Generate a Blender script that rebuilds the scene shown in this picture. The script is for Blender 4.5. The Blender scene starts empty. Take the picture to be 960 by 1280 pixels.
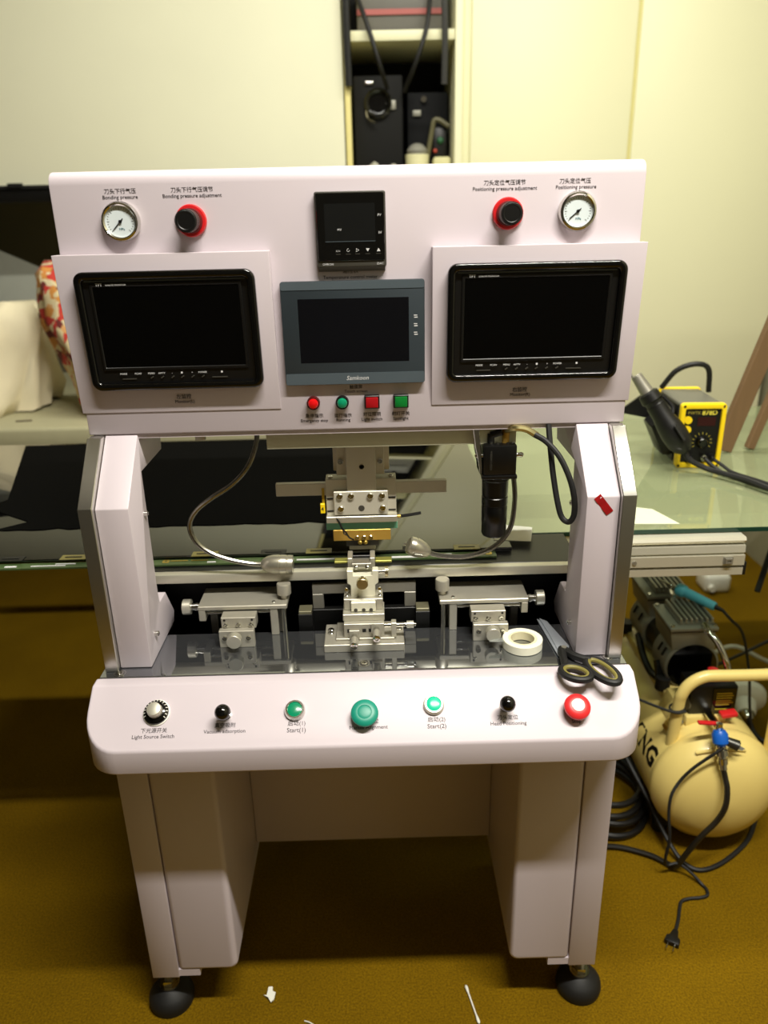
import bpy, bmesh, math, random
from mathutils import Matrix, Vector, noise
random.seed(7)
SC = bpy.context.scene
COL = SC.collection
PI = math.pi

# ------------------------------------------------------------------ camera
def cam_matrix(loc, yaw, pitch, roll):
    f = Vector((math.sin(yaw)*math.cos(pitch), math.cos(yaw)*math.cos(pitch), -math.sin(pitch)))
    r = Vector((math.cos(yaw), -math.sin(yaw), 0)); u = r.cross(f)
    r2 = math.cos(roll)*r + math.sin(roll)*u; u2 = -math.sin(roll)*r + math.cos(roll)*u
    m = Matrix((r2, u2, -f)).transposed().to_4x4(); m.translation = loc
    return m
cd = bpy.data.cameras.new('camera'); cam = bpy.data.objects.new('camera', cd); COL.objects.link(cam)
cd.sensor_fit = 'AUTO'; cd.sensor_width = 36.0; cd.lens = 959.92/1280*36
cd.clip_start = 0.02
cam.matrix_world = cam_matrix((0.0282, -1.1316, 1.376), 0.0084, 0.367, -0.0230)
cd.dof.use_dof = True; cd.dof.focus_distance = 1.16; cd.dof.aperture_fstop = 3.2
SC.camera = cam

# ------------------------------------------------------------------ light and exposure
W = bpy.data.worlds.new('world'); SC.world = W; W.use_nodes = True
bg = W.node_tree.nodes['Background']; bg.inputs[0].default_value = (1.0, 0.93, 0.78, 1); bg.inputs[1].default_value = 0.02
def area(name, loc, sx, sy, power, col, rot=(0, 0, 0), spread=180):
    l = bpy.data.lights.new(name, 'AREA'); l.shape = 'RECTANGLE'; l.size = sx; l.size_y = sy; l.energy = power; l.color = col; l.spread = math.radians(spread)
    o = bpy.data.objects.new(name, l); COL.objects.link(o); o.location = loc; o.rotation_euler = rot; return o
area('tube_light_front', (0.60, -0.93, 3.03), 1.35, 0.08, 106, (1.0, 0.955, 0.86), spread=170)
area('back_wall_fill', (0.22, 0.72, 3.03), 2.1, 0.07, 50, (1.0, 0.98, 0.87))  # unseen fill light, added to brighten the upper back wall
SC.view_settings.view_transform = 'Standard'; SC.view_settings.look = 'None'
SC.view_settings.exposure = 0.0; SC.view_settings.gamma = 1.0; SC.view_settings.use_curve_mapping = False

# ------------------------------------------------------------------ materials
MATS = {}
def lin(c): return tuple(((x/255)/12.92 if x/255 <= .04045 else ((x/255+.055)/1.055)**2.4) for x in c)
def mat(name, col, rough=.5, metal=0., var=.06, nscale=30., bump=0., bscale=200., coat=0., ior=1.5, trans=0., emit=0., aniso=None, srgb=True, spec=.5):
    if name in MATS: return MATS[name]
    m = bpy.data.materials.new(name); m.use_nodes = True; nt = m.node_tree; b = nt.nodes['Principled BSDF']
    c = lin(col) if srgb else col
    b.inputs['Roughness'].default_value = rough; b.inputs['Metallic'].default_value = metal; b.inputs['IOR'].default_value = ior
    b.inputs['Coat Weight'].default_value = coat; b.inputs['Coat Roughness'].default_value = .08
    b.inputs['Transmission Weight'].default_value = trans; b.inputs['Specular IOR Level'].default_value = spec
    tc = nt.nodes.new('ShaderNodeTexCoord')
    no = nt.nodes.new('ShaderNodeTexNoise'); no.inputs['Scale'].default_value = nscale; no.inputs['Detail'].default_value = 3
    nt.links.new(tc.outputs['Object'], no.inputs['Vector'])
    if aniso:
        mp = nt.nodes.new('ShaderNodeMapping'); mp.inputs['Scale'].default_value = aniso
        nt.links.new(tc.outputs['Object'], mp.inputs['Vector']); nt.links.new(mp.outputs[0], no.inputs['Vector'])
    mx = nt.nodes.new('ShaderNodeMix'); mx.data_type = 'RGBA'
    mx.inputs[6].default_value = tuple(max(0, x*(1-var)) for x in c)+(1,); mx.inputs[7].default_value = tuple(min(1, x*(1+var)) for x in c)+(1,)
    nt.links.new(no.outputs['Fac'], mx.inputs[0]); nt.links.new(mx.outputs[2], b.inputs['Base Color'])
    if bump:
        n2 = nt.nodes.new('ShaderNodeTexNoise'); n2.inputs['Scale'].default_value = bscale; nt.links.new(tc.outputs['Object'], n2.inputs['Vector'])
        bp = nt.nodes.new('ShaderNodeBump'); bp.inputs['Strength'].default_value = bump; bp.inputs['Distance'].default_value = .002
        nt.links.new(n2.outputs['Fac'], bp.inputs['Height']); nt.links.new(bp.outputs[0], b.inputs['Normal'])
    if emit:
        b.inputs['Emission Color'].default_value = c+(1,); b.inputs['Emission Strength'].default_value = emit
    MATS[name] = m; return m

PAINT = mat('pink_paint', (201, 191, 197), .42, coat=.03, spec=.35, var=.015, nscale=6)
STEEL = mat('brushed_steel', (150, 147, 136), .38, .65, var=.10, nscale=40, aniso=(2, 2, 90))
PLATE = mat('stainless_plate', (196, 195, 188), .30, 1, var=.06, nscale=10)
ALU = mat('machined_aluminium', (182, 178, 164), .40, .6, var=.07, nscale=60)
ALUL = mat('bright_aluminium', (206, 203, 188), .38, .75, var=.05, nscale=40)
ALUW = mat('satin_white_aluminium', (206, 203, 186), .42, .6, var=.04)
MIRROR = mat('polished_steel_bed', (158, 161, 165), .04, .93, var=.03, nscale=4)
CHROME = mat('chrome', (215, 214, 208), .10, 1, var=.03)
BLKP = mat('black_plastic', (10, 10, 10), .38, var=.15)
BLKG = mat('black_gloss', (5, 5, 5), .12, coat=.3, var=.1)
BLKR = mat('black_rubber', (13, 13, 12), .6, var=.2)
BLKM = mat('black_anodised', (16, 16, 15), .42, .2, var=.15)
SCRN = mat('monitor_screen', (3, 3, 3), .16, var=.1, ior=1.35)
INK = mat('printed_ink', (34, 28, 30), .6, var=.1)
WINK = mat('white_print', (205, 205, 205), .6, var=.05)
SLATE = mat('slate_plastic', (44, 52, 57), .38, var=.05)
SLATE2 = mat('slate_band', (74, 84, 90), .38, var=.05)
NAVY = mat('touch_screen_glass', (7, 8, 13), .14, var=.1)
DGREY = mat('dark_grey_plastic', (62, 60, 54), .4, var=.08)
RED = mat('red_plastic', (200, 30, 34), .35, var=.05, coat=.2)
REDL = mat('red_lens', (205, 14, 18), .2, var=.1, coat=.4)
GREENL = mat('green_lens', (8, 132, 92), .2, var=.1, coat=.4)
GREENM = mat('green_mushroom', (22, 138, 116), .42, var=.04)
GREENK = mat('green_switch', (6, 108, 40), .3, var=.08)
REDK = mat('red_switch', (150, 12, 20), .3, var=.08)
BRASS = mat('brass', (212, 172, 82), .36, .65, var=.08)
PCB = mat('circuit_board_green', (66, 84, 48), .4, var=.2, nscale=120)
GINS = mat('green_insulator', (104, 164, 132), .5, var=.06)
GOLD = mat('gold_contact', (200, 170, 80), .3, .8, var=.1)
WHITE = mat('white_plastic', (232, 230, 220), .4, var=.03)
PAPER = mat('white_paper', (225, 225, 214), .8, var=.03)
DIAL = mat('gauge_dial', (212, 222, 224), .4, var=.04)
YEL = mat('yellow_plastic', (246, 212, 20), .4, var=.04)
CREAM = mat('cream_enamel', (226, 204, 124), .34, var=.03, coat=.25)
GREYCAST = mat('cast_grey_metal', (148, 147, 136), .45, .35, var=.08)
BLUE = mat('sky_blue_plastic', (98, 196, 224), .45, var=.04)
BLUE2 = mat('blue_enamel', (14, 92, 190), .35, var=.06)
CABIN = mat('cream_cabinet', (234, 232, 194), .45, var=.02, nscale=3)
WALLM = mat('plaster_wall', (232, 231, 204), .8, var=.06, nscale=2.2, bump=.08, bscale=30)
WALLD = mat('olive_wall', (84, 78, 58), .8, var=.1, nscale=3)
WOOD = mat('brown_wood', (112, 86, 56), .6, var=.15, nscale=8, aniso=(12, 12, 1))
OLIVE = mat('olive_rubber', (120, 112, 52), .55, var=.06)
DESKM = mat('grey_desk', (168, 164, 132), .6, var=.06)
GREYC = mat('grey_card', (150, 152, 142), .7, var=.05)
TAPE = mat('cream_tape', (236, 234, 212), .45, var=.03)
FILM = mat('clear_film', (230, 235, 230), .1, trans=.85, var=.02, ior=1.3)
HALU = mat('head_aluminium', (204, 200, 184), .42, .35, var=.05, nscale=40)
SILV = mat('silver_tube', (150, 148, 140), .25, 1, var=.25, nscale=500)

def carpet():
    m = bpy.data.materials.new('mustard_carpet'); m.use_nodes = True; nt = m.node_tree; b = nt.nodes['Principled BSDF']
    tc = nt.nodes.new('ShaderNodeTexCoord')
    n1 = nt.nodes.new('ShaderNodeTexNoise'); n1.inputs['Scale'].default_value = 260; n1.inputs['Detail'].default_value = 4
    n2 = nt.nodes.new('ShaderNodeTexNoise'); n2.inputs['Scale'].default_value = 5; n2.inputs['Detail'].default_value = 3
    nt.links.new(tc.outputs['Object'], n1.inputs['Vector']); nt.links.new(tc.outputs['Object'], n2.inputs['Vector'])
    r1 = nt.nodes.new('ShaderNodeValToRGB'); r1.color_ramp.elements[0].position = .3; r1.color_ramp.elements[1].position = .75
    r1.color_ramp.elements[0].color = lin((94, 70, 2))+(1,); r1.color_ramp.elements[1].color = lin((130, 100, 5))+(1,)
    mx = nt.nodes.new('ShaderNodeMix'); mx.data_type = 'RGBA'; mx.blend_type = 'MULTIPLY'; mx.inputs[0].default_value = .5
    r2 = nt.nodes.new('ShaderNodeValToRGB'); r2.color_ramp.elements[0].position = .3; r2.color_ramp.elements[1].position = .7
    r2.color_ramp.elements[0].color = (.62, .60, .5, 1); r2.color_ramp.elements[1].color = (1, 1, 1, 1)
    nt.links.new(n1.outputs['Fac'], r1.inputs[0]); nt.links.new(n2.outputs['Fac'], r2.inputs[0])
    nt.links.new(r1.outputs[0], mx.inputs[6]); nt.links.new(r2.outputs[0], mx.inputs[7]); nt.links.new(mx.outputs[2], b.inputs['Base Color'])
    b.inputs['Roughness'].default_value = .95; b.inputs['Specular IOR Level'].default_value = .1
    bp = nt.nodes.new('ShaderNodeBump'); bp.inputs['Strength'].default_value = .6; bp.inputs['Distance'].default_value = .004
    nt.links.new(n1.outputs['Fac'], bp.inputs['Height']); nt.links.new(bp.outputs[0], b.inputs['Normal'])
    return m
CARPET = carpet()
def floral():
    m = bpy.data.materials.new('floral_fabric'); m.use_nodes = True; nt = m.node_tree; b = nt.nodes['Principled BSDF']
    tc = nt.nodes.new('ShaderNodeTexCoord'); v = nt.nodes.new('ShaderNodeTexVoronoi'); v.inputs['Scale'].default_value = 40
    v.inputs['Randomness'].default_value = 1
    nz = nt.nodes.new('ShaderNodeTexNoise'); nz.inputs['Scale'].default_value = 14
    ad = nt.nodes.new('ShaderNodeVectorMath'); ad.operation = 'MULTIPLY_ADD'; ad.inputs[1].default_value = (.08, .08, .08)
    nt.links.new(tc.outputs['Object'], nz.inputs['Vector']); nt.links.new(nz.outputs['Color'], ad.inputs[0]); nt.links.new(tc.outputs['Object'], ad.inputs[2])
    nt.links.new(ad.outputs[0], v.inputs['Vector'])
    sp = nt.nodes.new('ShaderNodeSeparateColor'); nt.links.new(v.outputs['Color'], sp.inputs[0])
    r = nt.nodes.new('ShaderNodeValToRGB'); r.color_ramp.interpolation = 'CONSTANT'
    cols = [(0, (222, 205, 160)), (.24, (196, 60, 50)), (.46, (206, 140, 66)), (.60, (220, 204, 164)), (.74, (112, 44, 40)), (.88, (214, 160, 100))]
    e = r.color_ramp.elements
    e[0].position = 0; e[0].color = lin(cols[0][1])+(1,); e[1].position = cols[1][0]; e[1].color = lin(cols[1][1])+(1,)
    for p, c in cols[2:]:
        x = e.new(p); x.color = lin(c)+(1,)
    nt.links.new(sp.outputs[0], r.inputs[0]); nt.links.new(r.outputs[0], b.inputs['Base Color']); b.inputs['Roughness'].default_value = .9
    return m
FLORAL = floral()
CLOTHW = mat('off_white_cotton', (232, 222, 190), .9, var=.08, nscale=12)
def glossdark(name, col, ior, rough=.03):
    return mat(name, col, rough, ior=ior, var=.05, nscale=3)
LCDM = glossdark('lcd_panel_black_glass', (7, 7, 7), 2.0)
GLASST = mat('greenish_glass_top', (152, 158, 122), .035, ior=2.0, var=.03, nscale=3)
def see_through(m, fac, tint):
    nt = m.node_tree; out = [n for n in nt.nodes if n.type == 'OUTPUT_MATERIAL'][0]; b = nt.nodes['Principled BSDF']
    tr = nt.nodes.new('ShaderNodeBsdfTransparent'); tr.inputs[0].default_value = tint+(1,)
    mx = nt.nodes.new('ShaderNodeMixShader'); mx.inputs[0].default_value = fac
    nt.links.new(b.outputs[0], mx.inputs[1]); nt.links.new(tr.outputs[0], mx.inputs[2]); nt.links.new(mx.outputs[0], out.inputs['Surface'])
see_through(GLASST, .42, (.86, .95, .88))
GLASSE = mat('dark_green_glass_edge', (10, 48, 36), .15, ior=1.5, var=.1)

# ------------------------------------------------------------------ mesh helpers
def catmull(pts, n=6, closed=False):
    P = [Vector(p) for p in pts]; out = []
    m = len(P); rng = range(m if closed else m-1)
    for i in rng:
        p1, p2 = P[i], P[(i+1) % m]
        p0 = P[i-1] if (closed or i > 0) else p1*2-p2
        p3 = P[(i+2) % m] if (closed or i+2 < m) else p2*2-p1
        for k in range(n):
            t = k/n
            out.append(.5*((2*p1)+(p2-p0)*t+(2*p0-5*p1+4*p2-p3)*t*t+(3*p1-p0-3*p2+p3)*t**3))
    if not closed: out.append(P[-1])
    return out
def rrect(x0, x1, y0, y1, r, n=5):
    pts = []
    for cx, cy, a0 in ((x1-r, y1-r, 0), (x0+r, y1-r, PI/2), (x0+r, y0+r, PI), (x1-r, y0+r, 1.5*PI)):
        for k in range(n+1):
            a = a0+PI/2*k/n; pts.append((cx+r*math.cos(a), cy+r*math.sin(a)))
    return pts
class MB:
    def __init__(s): s.bm = bmesh.new()
    def add(s, verts, faces):
        vs = [s.bm.verts.new(v) for v in verts]
        for f in faces:
            try: s.bm.faces.new([vs[i] for i in f])
            except ValueError: pass
        return s
    def box(s, x0, x1, y0, y1, z0, z1):
        v = [(x, y, z) for z in (z0, z1) for y in (y0, y1) for x in (x0, x1)]
        return s.add(v, [(0, 2, 3, 1), (4, 5, 7, 6), (0, 1, 5, 4), (2, 6, 7, 3), (0, 4, 6, 2), (1, 3, 7, 5)])
    def obox(s, c, size, M):
        sx, sy, sz = [k/2 for k in size]; c = Vector(c)
        v = [c+M @ Vector((x, y, z)) for z in (-sz, sz) for y in (-sy, sy) for x in (-sx, sx)]
        return s.add(v, [(0, 2, 3, 1), (4, 5, 7, 6), (0, 1, 5, 4), (2, 6, 7, 3), (0, 4, 6, 2), (1, 3, 7, 5)])
    def prism(s, poly, axis, a, b):
        def mk(p, t): return {0: (t, p[0], p[1]), 1: (p[0], t, p[1]), 2: (p[0], p[1], t)}[axis]
        n = len(poly); v = [mk(p, a) for p in poly]+[mk(p, b) for p in poly]
        f = [tuple(range(n)), tuple(range(2*n-1, n-1, -1))]+[(i, i+n, (i+1) % n+n, (i+1) % n) for i in range(n)]
        return s.add(v, f)
    def ring(s, outer, inner, axis, a, b):
        def mk(p, t): return {0: (t, p[0], p[1]), 1: (p[0], t, p[1]), 2: (p[0], p[1], t)}[axis]
        n = len(outer); v = [mk(p, a) for p in outer]+[mk(p, a) for p in inner]+[mk(p, b) for p in outer]+[mk(p, b) for p in inner]
        f = []
        for i in range(n):
            j = (i+1) % n
            f += [(i, j, n+j, n+i), (2*n+i, 3*n+i, 3*n+j, 2*n+j), (i, 2*n+i, 2*n+j, j), (n+i, n+j, 3*n+j, 3*n+i)]
        return s.add(v, f)
    def lathe(s, o, d, prof, seg=24):
        o = Vector(o); d = Vector(d).normalized(); q = d.to_track_quat('Z', 'Y').to_matrix(); v = []; f = []
        for t, r in prof:
            for k in range(seg):
                a = 2*PI*k/seg; v.append(o+q @ Vector((r*math.cos(a), r*math.sin(a), t)))
        m = len(prof)
        for i in range(m-1):
            for k in range(seg):
                j = (k+1) % seg; f.append((i*seg+k, i*seg+j, (i+1)*seg+j, (i+1)*seg+k))
        f.append(tuple(range(seg-1, -1, -1))); f.append(tuple(range((m-1)*seg, m*seg)))
        return s.add(v, f)
    def cyl(s, p0, p1, r, r1=None, seg=20):
        p0, p1 = Vector(p0), Vector(p1); L = (p1-p0).length
        return s.lathe(p0, p1-p0, [(0, r), (L, r if r1 is None else r1)], seg)
    def tube(s, pts, r, seg=8, n=6, closed=False, raw=False):
        P = [Vector(p) for p in pts] if raw else catmull(pts, n, closed)
        m = len(P); v = []; f = []
        up = Vector((0, 0, 1)); prev = None
        for i, p in enumerate(P):
            t = (P[(i+1) % m]-P[i-1]) if closed else (P[min(i+1, m-1)]-P[max(i-1, 0)])
            t.normalize()
            if prev is None:
                a = t.cross(up) if abs(t.z) < .95 else t.cross(Vector((1, 0, 0)))
            else: a = prev-t*prev.dot(t)
            a.normalize(); prev = a; b = t.cross(a)
            rr = r[i] if isinstance(r, (list, tuple)) else r
            for k in range(seg):
                an = 2*PI*k/seg; v.append(p+a*(rr*math.cos(an))+b*(rr*math.sin(an)))
        for i in range(m if closed else m-1):
            i2 = (i+1) % m
            for k in range(seg):
                j = (k+1) % seg; f.append((i*seg+k, i*seg+j, i2*seg+j, i2*seg+k))
        if not closed:
            f.append(tuple(range(seg-1, -1, -1))); f.append(tuple(range((m-1)*seg, m*seg)))
        return s.add(v, f)
    def sphere(s, c, r, seg=20, rings=12, sc=(1, 1, 1)):
        c = Vector(c); prof = []
        v = []; f = []
        for i in range(1, rings):
            a = PI*i/rings
            for k in range(seg):
                b = 2*PI*k/seg; v.append(c+Vector((r*sc[0]*math.sin(a)*math.cos(b), r*sc[1]*math.sin(a)*math.sin(b), r*sc[2]*math.cos(a))))
        v.append(c+Vector((0, 0, r*sc[2]))); v.append(c-Vector((0, 0, r*sc[2])))
        for i in range(rings-2):
            for k in range(seg):
                j = (k+1) % seg; f.append((i*seg+k, (i+1)*seg+k, (i+1)*seg+j, i*seg+j))
        t = len(v)-2; bo = len(v)-1
        for k in range(seg):
            j = (k+1) % seg; f.append((t, k, j)); f.append((bo, (rings-2)*seg+j, (rings-2)*seg+k))
        return s.add(v, f)
    def bevel(s, w, seg=2, ang=.5):
        bmesh.ops.recalc_face_normals(s.bm, faces=s.bm.faces)
        e = [x for x in s.bm.edges if len(x.link_faces) == 2 and x.calc_face_angle(0) > ang]
        bmesh.ops.bevel(s.bm, geom=e, offset=w, segments=seg, affect='EDGES', profile=.5, clamp_overlap=True)
        return s
    def xf(s, M):
        bmesh.ops.transform(s.bm, matrix=M, verts=s.bm.verts); return s
    def out(s, name, m, parent=None, ang=.6, label=None):
        bmesh.ops.recalc_face_normals(s.bm, faces=s.bm.faces)
        for f in s.bm.faces: f.smooth = True
        for e in s.bm.edges:
            if len(e.link_faces) != 2 or e.calc_face_angle(0) > ang: e.smooth = False
        me = bpy.data.meshes.new(name); s.bm.to_mesh(me); s.bm.free()
        me.materials.append(m)
        return link(name, me, parent, label)
def link(name, me, parent=None, label=None):
    o = bpy.data.objects.new(name, me); COL.objects.link(o)
    if parent is not None:
        o.parent = parent
        if parent.type == 'EMPTY': o.matrix_parent_inverse = Matrix.Translation(-Vector(parent.location))
    if label: o['label'] = label
    return o
def thing(name, label, cat, loc, group=None):
    o = bpy.data.objects.new(name, None); COL.objects.link(o); o.location = loc; o.empty_display_size = .05
    return tag(o, label, cat, group)
def tag(o, label, cat, group=None):
    o['label'] = label; o['category'] = cat
    if group: o['group'] = group
    return o
def struct(o): o['kind'] = 'structure'; return o
def text(body, size, M, m, parent, name='lettering', depth=.00015, warp=None, bold=0):
    cu = bpy.data.curves.new(name, 'FONT'); cu.body = body; cu.size = size; cu.align_x = 'CENTER'; cu.align_y = 'CENTER'
    cu.extrude = depth; cu.offset = bold; cu.resolution_u = 2
    t = bpy.data.objects.new(name, cu); COL.objects.link(t)
    me = bpy.data.meshes.new_from_object(t.evaluated_get(bpy.context.evaluated_depsgraph_get()))
    bpy.data.objects.remove(t); bpy.data.curves.remove(cu)
    if warp:
        for v in me.vertices: v.co = warp(v.co)
    else: me.transform(M)
    me.materials.clear(); me.materials.append(m)
    return link(name, me, parent)
def face_front(x, y, z, tilt=0):   # text plane facing -Y
    return Matrix.Translation((x, y, z)) @ Matrix.Rotation(PI/2+tilt, 4, 'X')

# ------------------------------------------------------------------ the room
struct(MB().box(-2.3, 1.62, -2.6, 2.4, -.05, 0).out('floor', CARPET))
struct(MB().box(-2.3, 1.62, -2.6, 2.4, 3.1, 3.15).out('ceiling', mat('pale_ceiling', (214, 208, 190), .9)))  # one even pale tone
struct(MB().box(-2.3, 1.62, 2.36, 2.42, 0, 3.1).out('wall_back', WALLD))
struct(MB().box(-2.36, -2.3, -2.6, 2.42, 0, 3.1).out('wall_left', mat('low_bounce_wall', (70, 66, 56), .9)))  # left and front walls are unseen, coloured dark to cut bounced light
struct(MB().box(1.60, 1.66, -2.6, 2.42, 0, 3.1).out('wall_right', mat('khaki_wall', (150, 146, 120), .9)))  # one even khaki tone
struct(MB().box(-2.3, 1.62, -2.66, -2.6, 0, 3.1).out('wall_front', MATS['low_bounce_wall']))
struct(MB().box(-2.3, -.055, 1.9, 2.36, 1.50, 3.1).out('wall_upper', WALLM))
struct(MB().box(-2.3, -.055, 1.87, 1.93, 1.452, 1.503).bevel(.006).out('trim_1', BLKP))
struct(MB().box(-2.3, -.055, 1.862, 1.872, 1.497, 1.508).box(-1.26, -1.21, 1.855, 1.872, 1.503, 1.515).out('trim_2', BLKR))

# tall cream cabinet with two doors, right of the shelf
t = thing('tall_cabinet', 'tall cream cabinet with flat doors behind the machine on the right', 'cabinet', (.95, 2.1, 0))
MB().box(.365, 1.58, 1.92, 2.34, 0.02, 2.69).bevel(.003).out('body', CABIN, t)
MB().box(.392, .958, 1.898, 1.919, .08, 2.66).bevel(.003).out('door', CABIN, t)
MB().box(.972, 1.575, 1.898, 1.919, .08, 2.66).bevel(.003).out('door', CABIN, t)
MB().box(.958, .972, 1.905, 1.919, .08, 2.66).out('seam_strip', mat('yellow_cream_edge', (214, 206, 140), .5), t)

# open shelf between wall and cabinet
t = thing('open_shelf', 'narrow open shelf unit crammed with dark equipment', 'shelf', (.15, 2.1, 0))
MB().box(-.050, -.030, 1.89, 2.34, 0, 2.69).bevel(.002).out('side_panel', mat('yellowed_edge', (226, 214, 140), .5), t)
MB().box(.335, .362, 1.89, 2.34, 0, 2.69).bevel(.002).out('side_panel', CABIN, t)
for z in (.40, .95, 1.42, 1.938):
    MB().box(-.029, .334, 1.90, 2.34, z, z+.032).bevel(.002).out('shelf_board', CABIN, t)
MB().box(-.029, .334, 2.33, 2.345, .02, 2.69).out('back_panel', mat('dark_shelf_back', (20, 20, 18), .8), t)

# things on the shelf
z0 = 1.453
t = thing('speaker_box', 'black box with a round lens on the open shelf, left of the cables', 'box', (.075, 2.05, z0))
MB().box(-.02, .155, 1.97, 2.2, z0, 1.845).bevel(.006).out('body', mat('charcoal_box', (20, 20, 19), .7, spec=.2), t)
MB().lathe((.066, 1.969, 1.755), (0, -1, 0), [(0, .05), (.01, .05), (.018, .042), (.014, .034), (.006, .03)], 28).out('lens_ring', BLKG, t)
MB().box(.02, .05, 1.962, 1.969, 1.815, 1.825).bevel(.002).out('bright_tag', CHROME, t)
MB().box(.095, .13, 1.962, 1.969, 1.735, 1.765).bevel(.002).out('grey_button', GREYCAST, t)
MB().tube([(.024, 1.962, 1.735), (.03, 1.955, 1.705), (.055, 1.95, 1.69)], .004).out('clip', CHROME, t)
t = thing('power_supply', 'dark boxy power unit on the shelf, right of the lensed black box', 'box', (.25, 2.1, z0))
MB().box(.175, .325, 2.05, 2.26, z0, 1.80).bevel(.006).out('body', mat('navy_black_box', (9, 10, 12), .7, spec=.2), t)
MB().box(.195, .225, 2.04, 2.05, 1.72, 1.74).bevel(.002).out('badge', GREYCAST, t)
MB().cyl((.235, 2.052, 1.775), (.235, 2.035, 1.775), .01).out('knob', CHROME, t)
for i, (x, zt, c, nm, lb) in enumerate(((.235, 1.56, PAPER, 'white_cup', 'squat cream cup on the shelf in front of the power unit'),)):
    t = thing(nm, lb, 'cup', (.205, 1.96, z0))
    MB().lathe((.205, 1.955, z0), (0, 0, 1), [(0, .034), (.002, .038), (.13, .043), (.132, .040), (.02, .034)], 24).out('cup_body', mat('cream_cup', (226, 222, 176), .5), t)
    MB().lathe((.205, 1.955, z0+.133), (0, 0, 1), [(0, .035), (.012, .038), (.03, .024), (.036, .01)], 20).out('cup_lid', GREYCAST, t)
tag(MB().box(.262, .325, 1.92, 1.99, z0, 1.575).bevel(.01).out('small_carton', mat('cream_carton', (206, 202, 150), .6)), 'small cream carton at the right end of the shelf', 'carton')
t = thing('bracket_frame', 'olive folding frame leaning in the right corner of the shelf', 'frame', (.27, 2.0, z0))
MB().tube([(.228, 2.01, z0+.02), (.262, 2.01, 1.66), (.278, 2.01, 1.705), (.325, 2.0, 1.68)], .009, n=4).out('frame_tube', mat('olive_metal', (96, 92, 62), .5), t)
t = thing('green_gadget', 'small circuit gadget with a green light on the shelf', 'gadget', (.29, 2.03, 1.58))
MB().box(.268, .318, 2.02, 2.048, 1.576, 1.68).bevel(.004).out('gadget_body', BLKP, t)
MB().sphere((.295, 2.018, 1.635), .013).out('green_cap', mat('dull_green', (44, 96, 62), .4), t)
MB().sphere((.276, 2.017, 1.60), .008).out('red_cap', mat('dull_red', (176, 70, 50), .4), t)
t = thing('crumpled_wrap', 'crumpled pale plastic wrap at the front of the shelf', 'plastic wrap', (.07, 1.93, z0))
m = MB()
for k in range(7): m.sphere((.03+.018*k, 1.93+.01*math.sin(k*2.1), z0+.055+.02*math.sin(k*1.7)), .022, 8, 6, (1, .7, 1.5 if k % 2 else 1))
for v in m.bm.verts: v.co += .012*noise.noise_vector(v.co*60)
for v in m.bm.verts: v.co.z = max(v.co.z, z0+.001)
m.out('wrap', mat('grey_wrap', (168, 166, 150), .35), t)
zt = 1.9705
t = thing('red_trimmed_box', 'grey box with a red stripe on the top shelf', 'box', (.16, 2.1, zt))
MB().box(.0, .30, 1.97, 2.25, zt, 2.19).bevel(.005).out('body', mat('grey_plastic_box', (104, 102, 96), .5), t)
MB().box(.0, .30, 1.963, 1.9695, 2.028, 2.045).out('stripe', mat('dull_red_stripe', (168, 88, 84), .5), t)
MB().box(.0, .30, 1.963, 1.9695, zt+.001, zt+.012).out('base_strip', BLKP, t)
for i, (pts, lb) in enumerate((([(.0, 1.93, 2.08), (.035, 1.875, 1.98), (.075, 1.87, 1.86), (.10, 1.95, 1.80)], 'black cable hanging down the left half of the shelf'),
                     ([(.255, 1.94, 2.1), (.235, 1.875, 1.97), (.195, 1.875, 1.86), (.16, 1.95, 1.79)], 'black cable hanging slanted across the middle of the shelf'))):
    tag(MB().tube(pts, .008).out('hanging_cable', BLKR), lb, 'cable', 'cables hanging in front of the shelf')
tag(MB().tube([(.292, 1.885, 2.15), (.297, 1.87, 1.97), (.296, 1.88, 1.80)], .011).out('hanging_strap', mat('charcoal_strap', (50, 50, 48), .7)), 'thick charcoal strap hanging at the right of the shelf', 'strap')
tag(MB().tube([(-.034, 1.875, 2.2), (-.036, 1.872, 2.0), (-.034, 1.875, 1.80)], .013, n=4).out('hanging_strap', BLKR), 'thick black strap hanging along the left edge of the shelf', 'strap')
# lower shelf, seen in the panel's reflection
z1 = .983
t = thing('grey_case', 'grey instrument case on the lower shelf', 'case', (.13, 2.1, z1))
MB().box(.0, .27, 1.96, 2.25, z1, z1+.20).bevel(.008).out('case_body', mat('case_grey', (122, 122, 112), .5), t)
MB().box(.02, .25, 1.95, 1.96, z1+.1, z1+.16).bevel(.003).out('case_panel', GREYC, t)
MB().tube([(.06, 1.96, z1+.18), (.06, 1.93, z1+.23), (.2, 1.93, z1+.23), (.2, 1.96, z1+.18)], .008, n=3).out('case_handle', BLKP, t)

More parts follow.
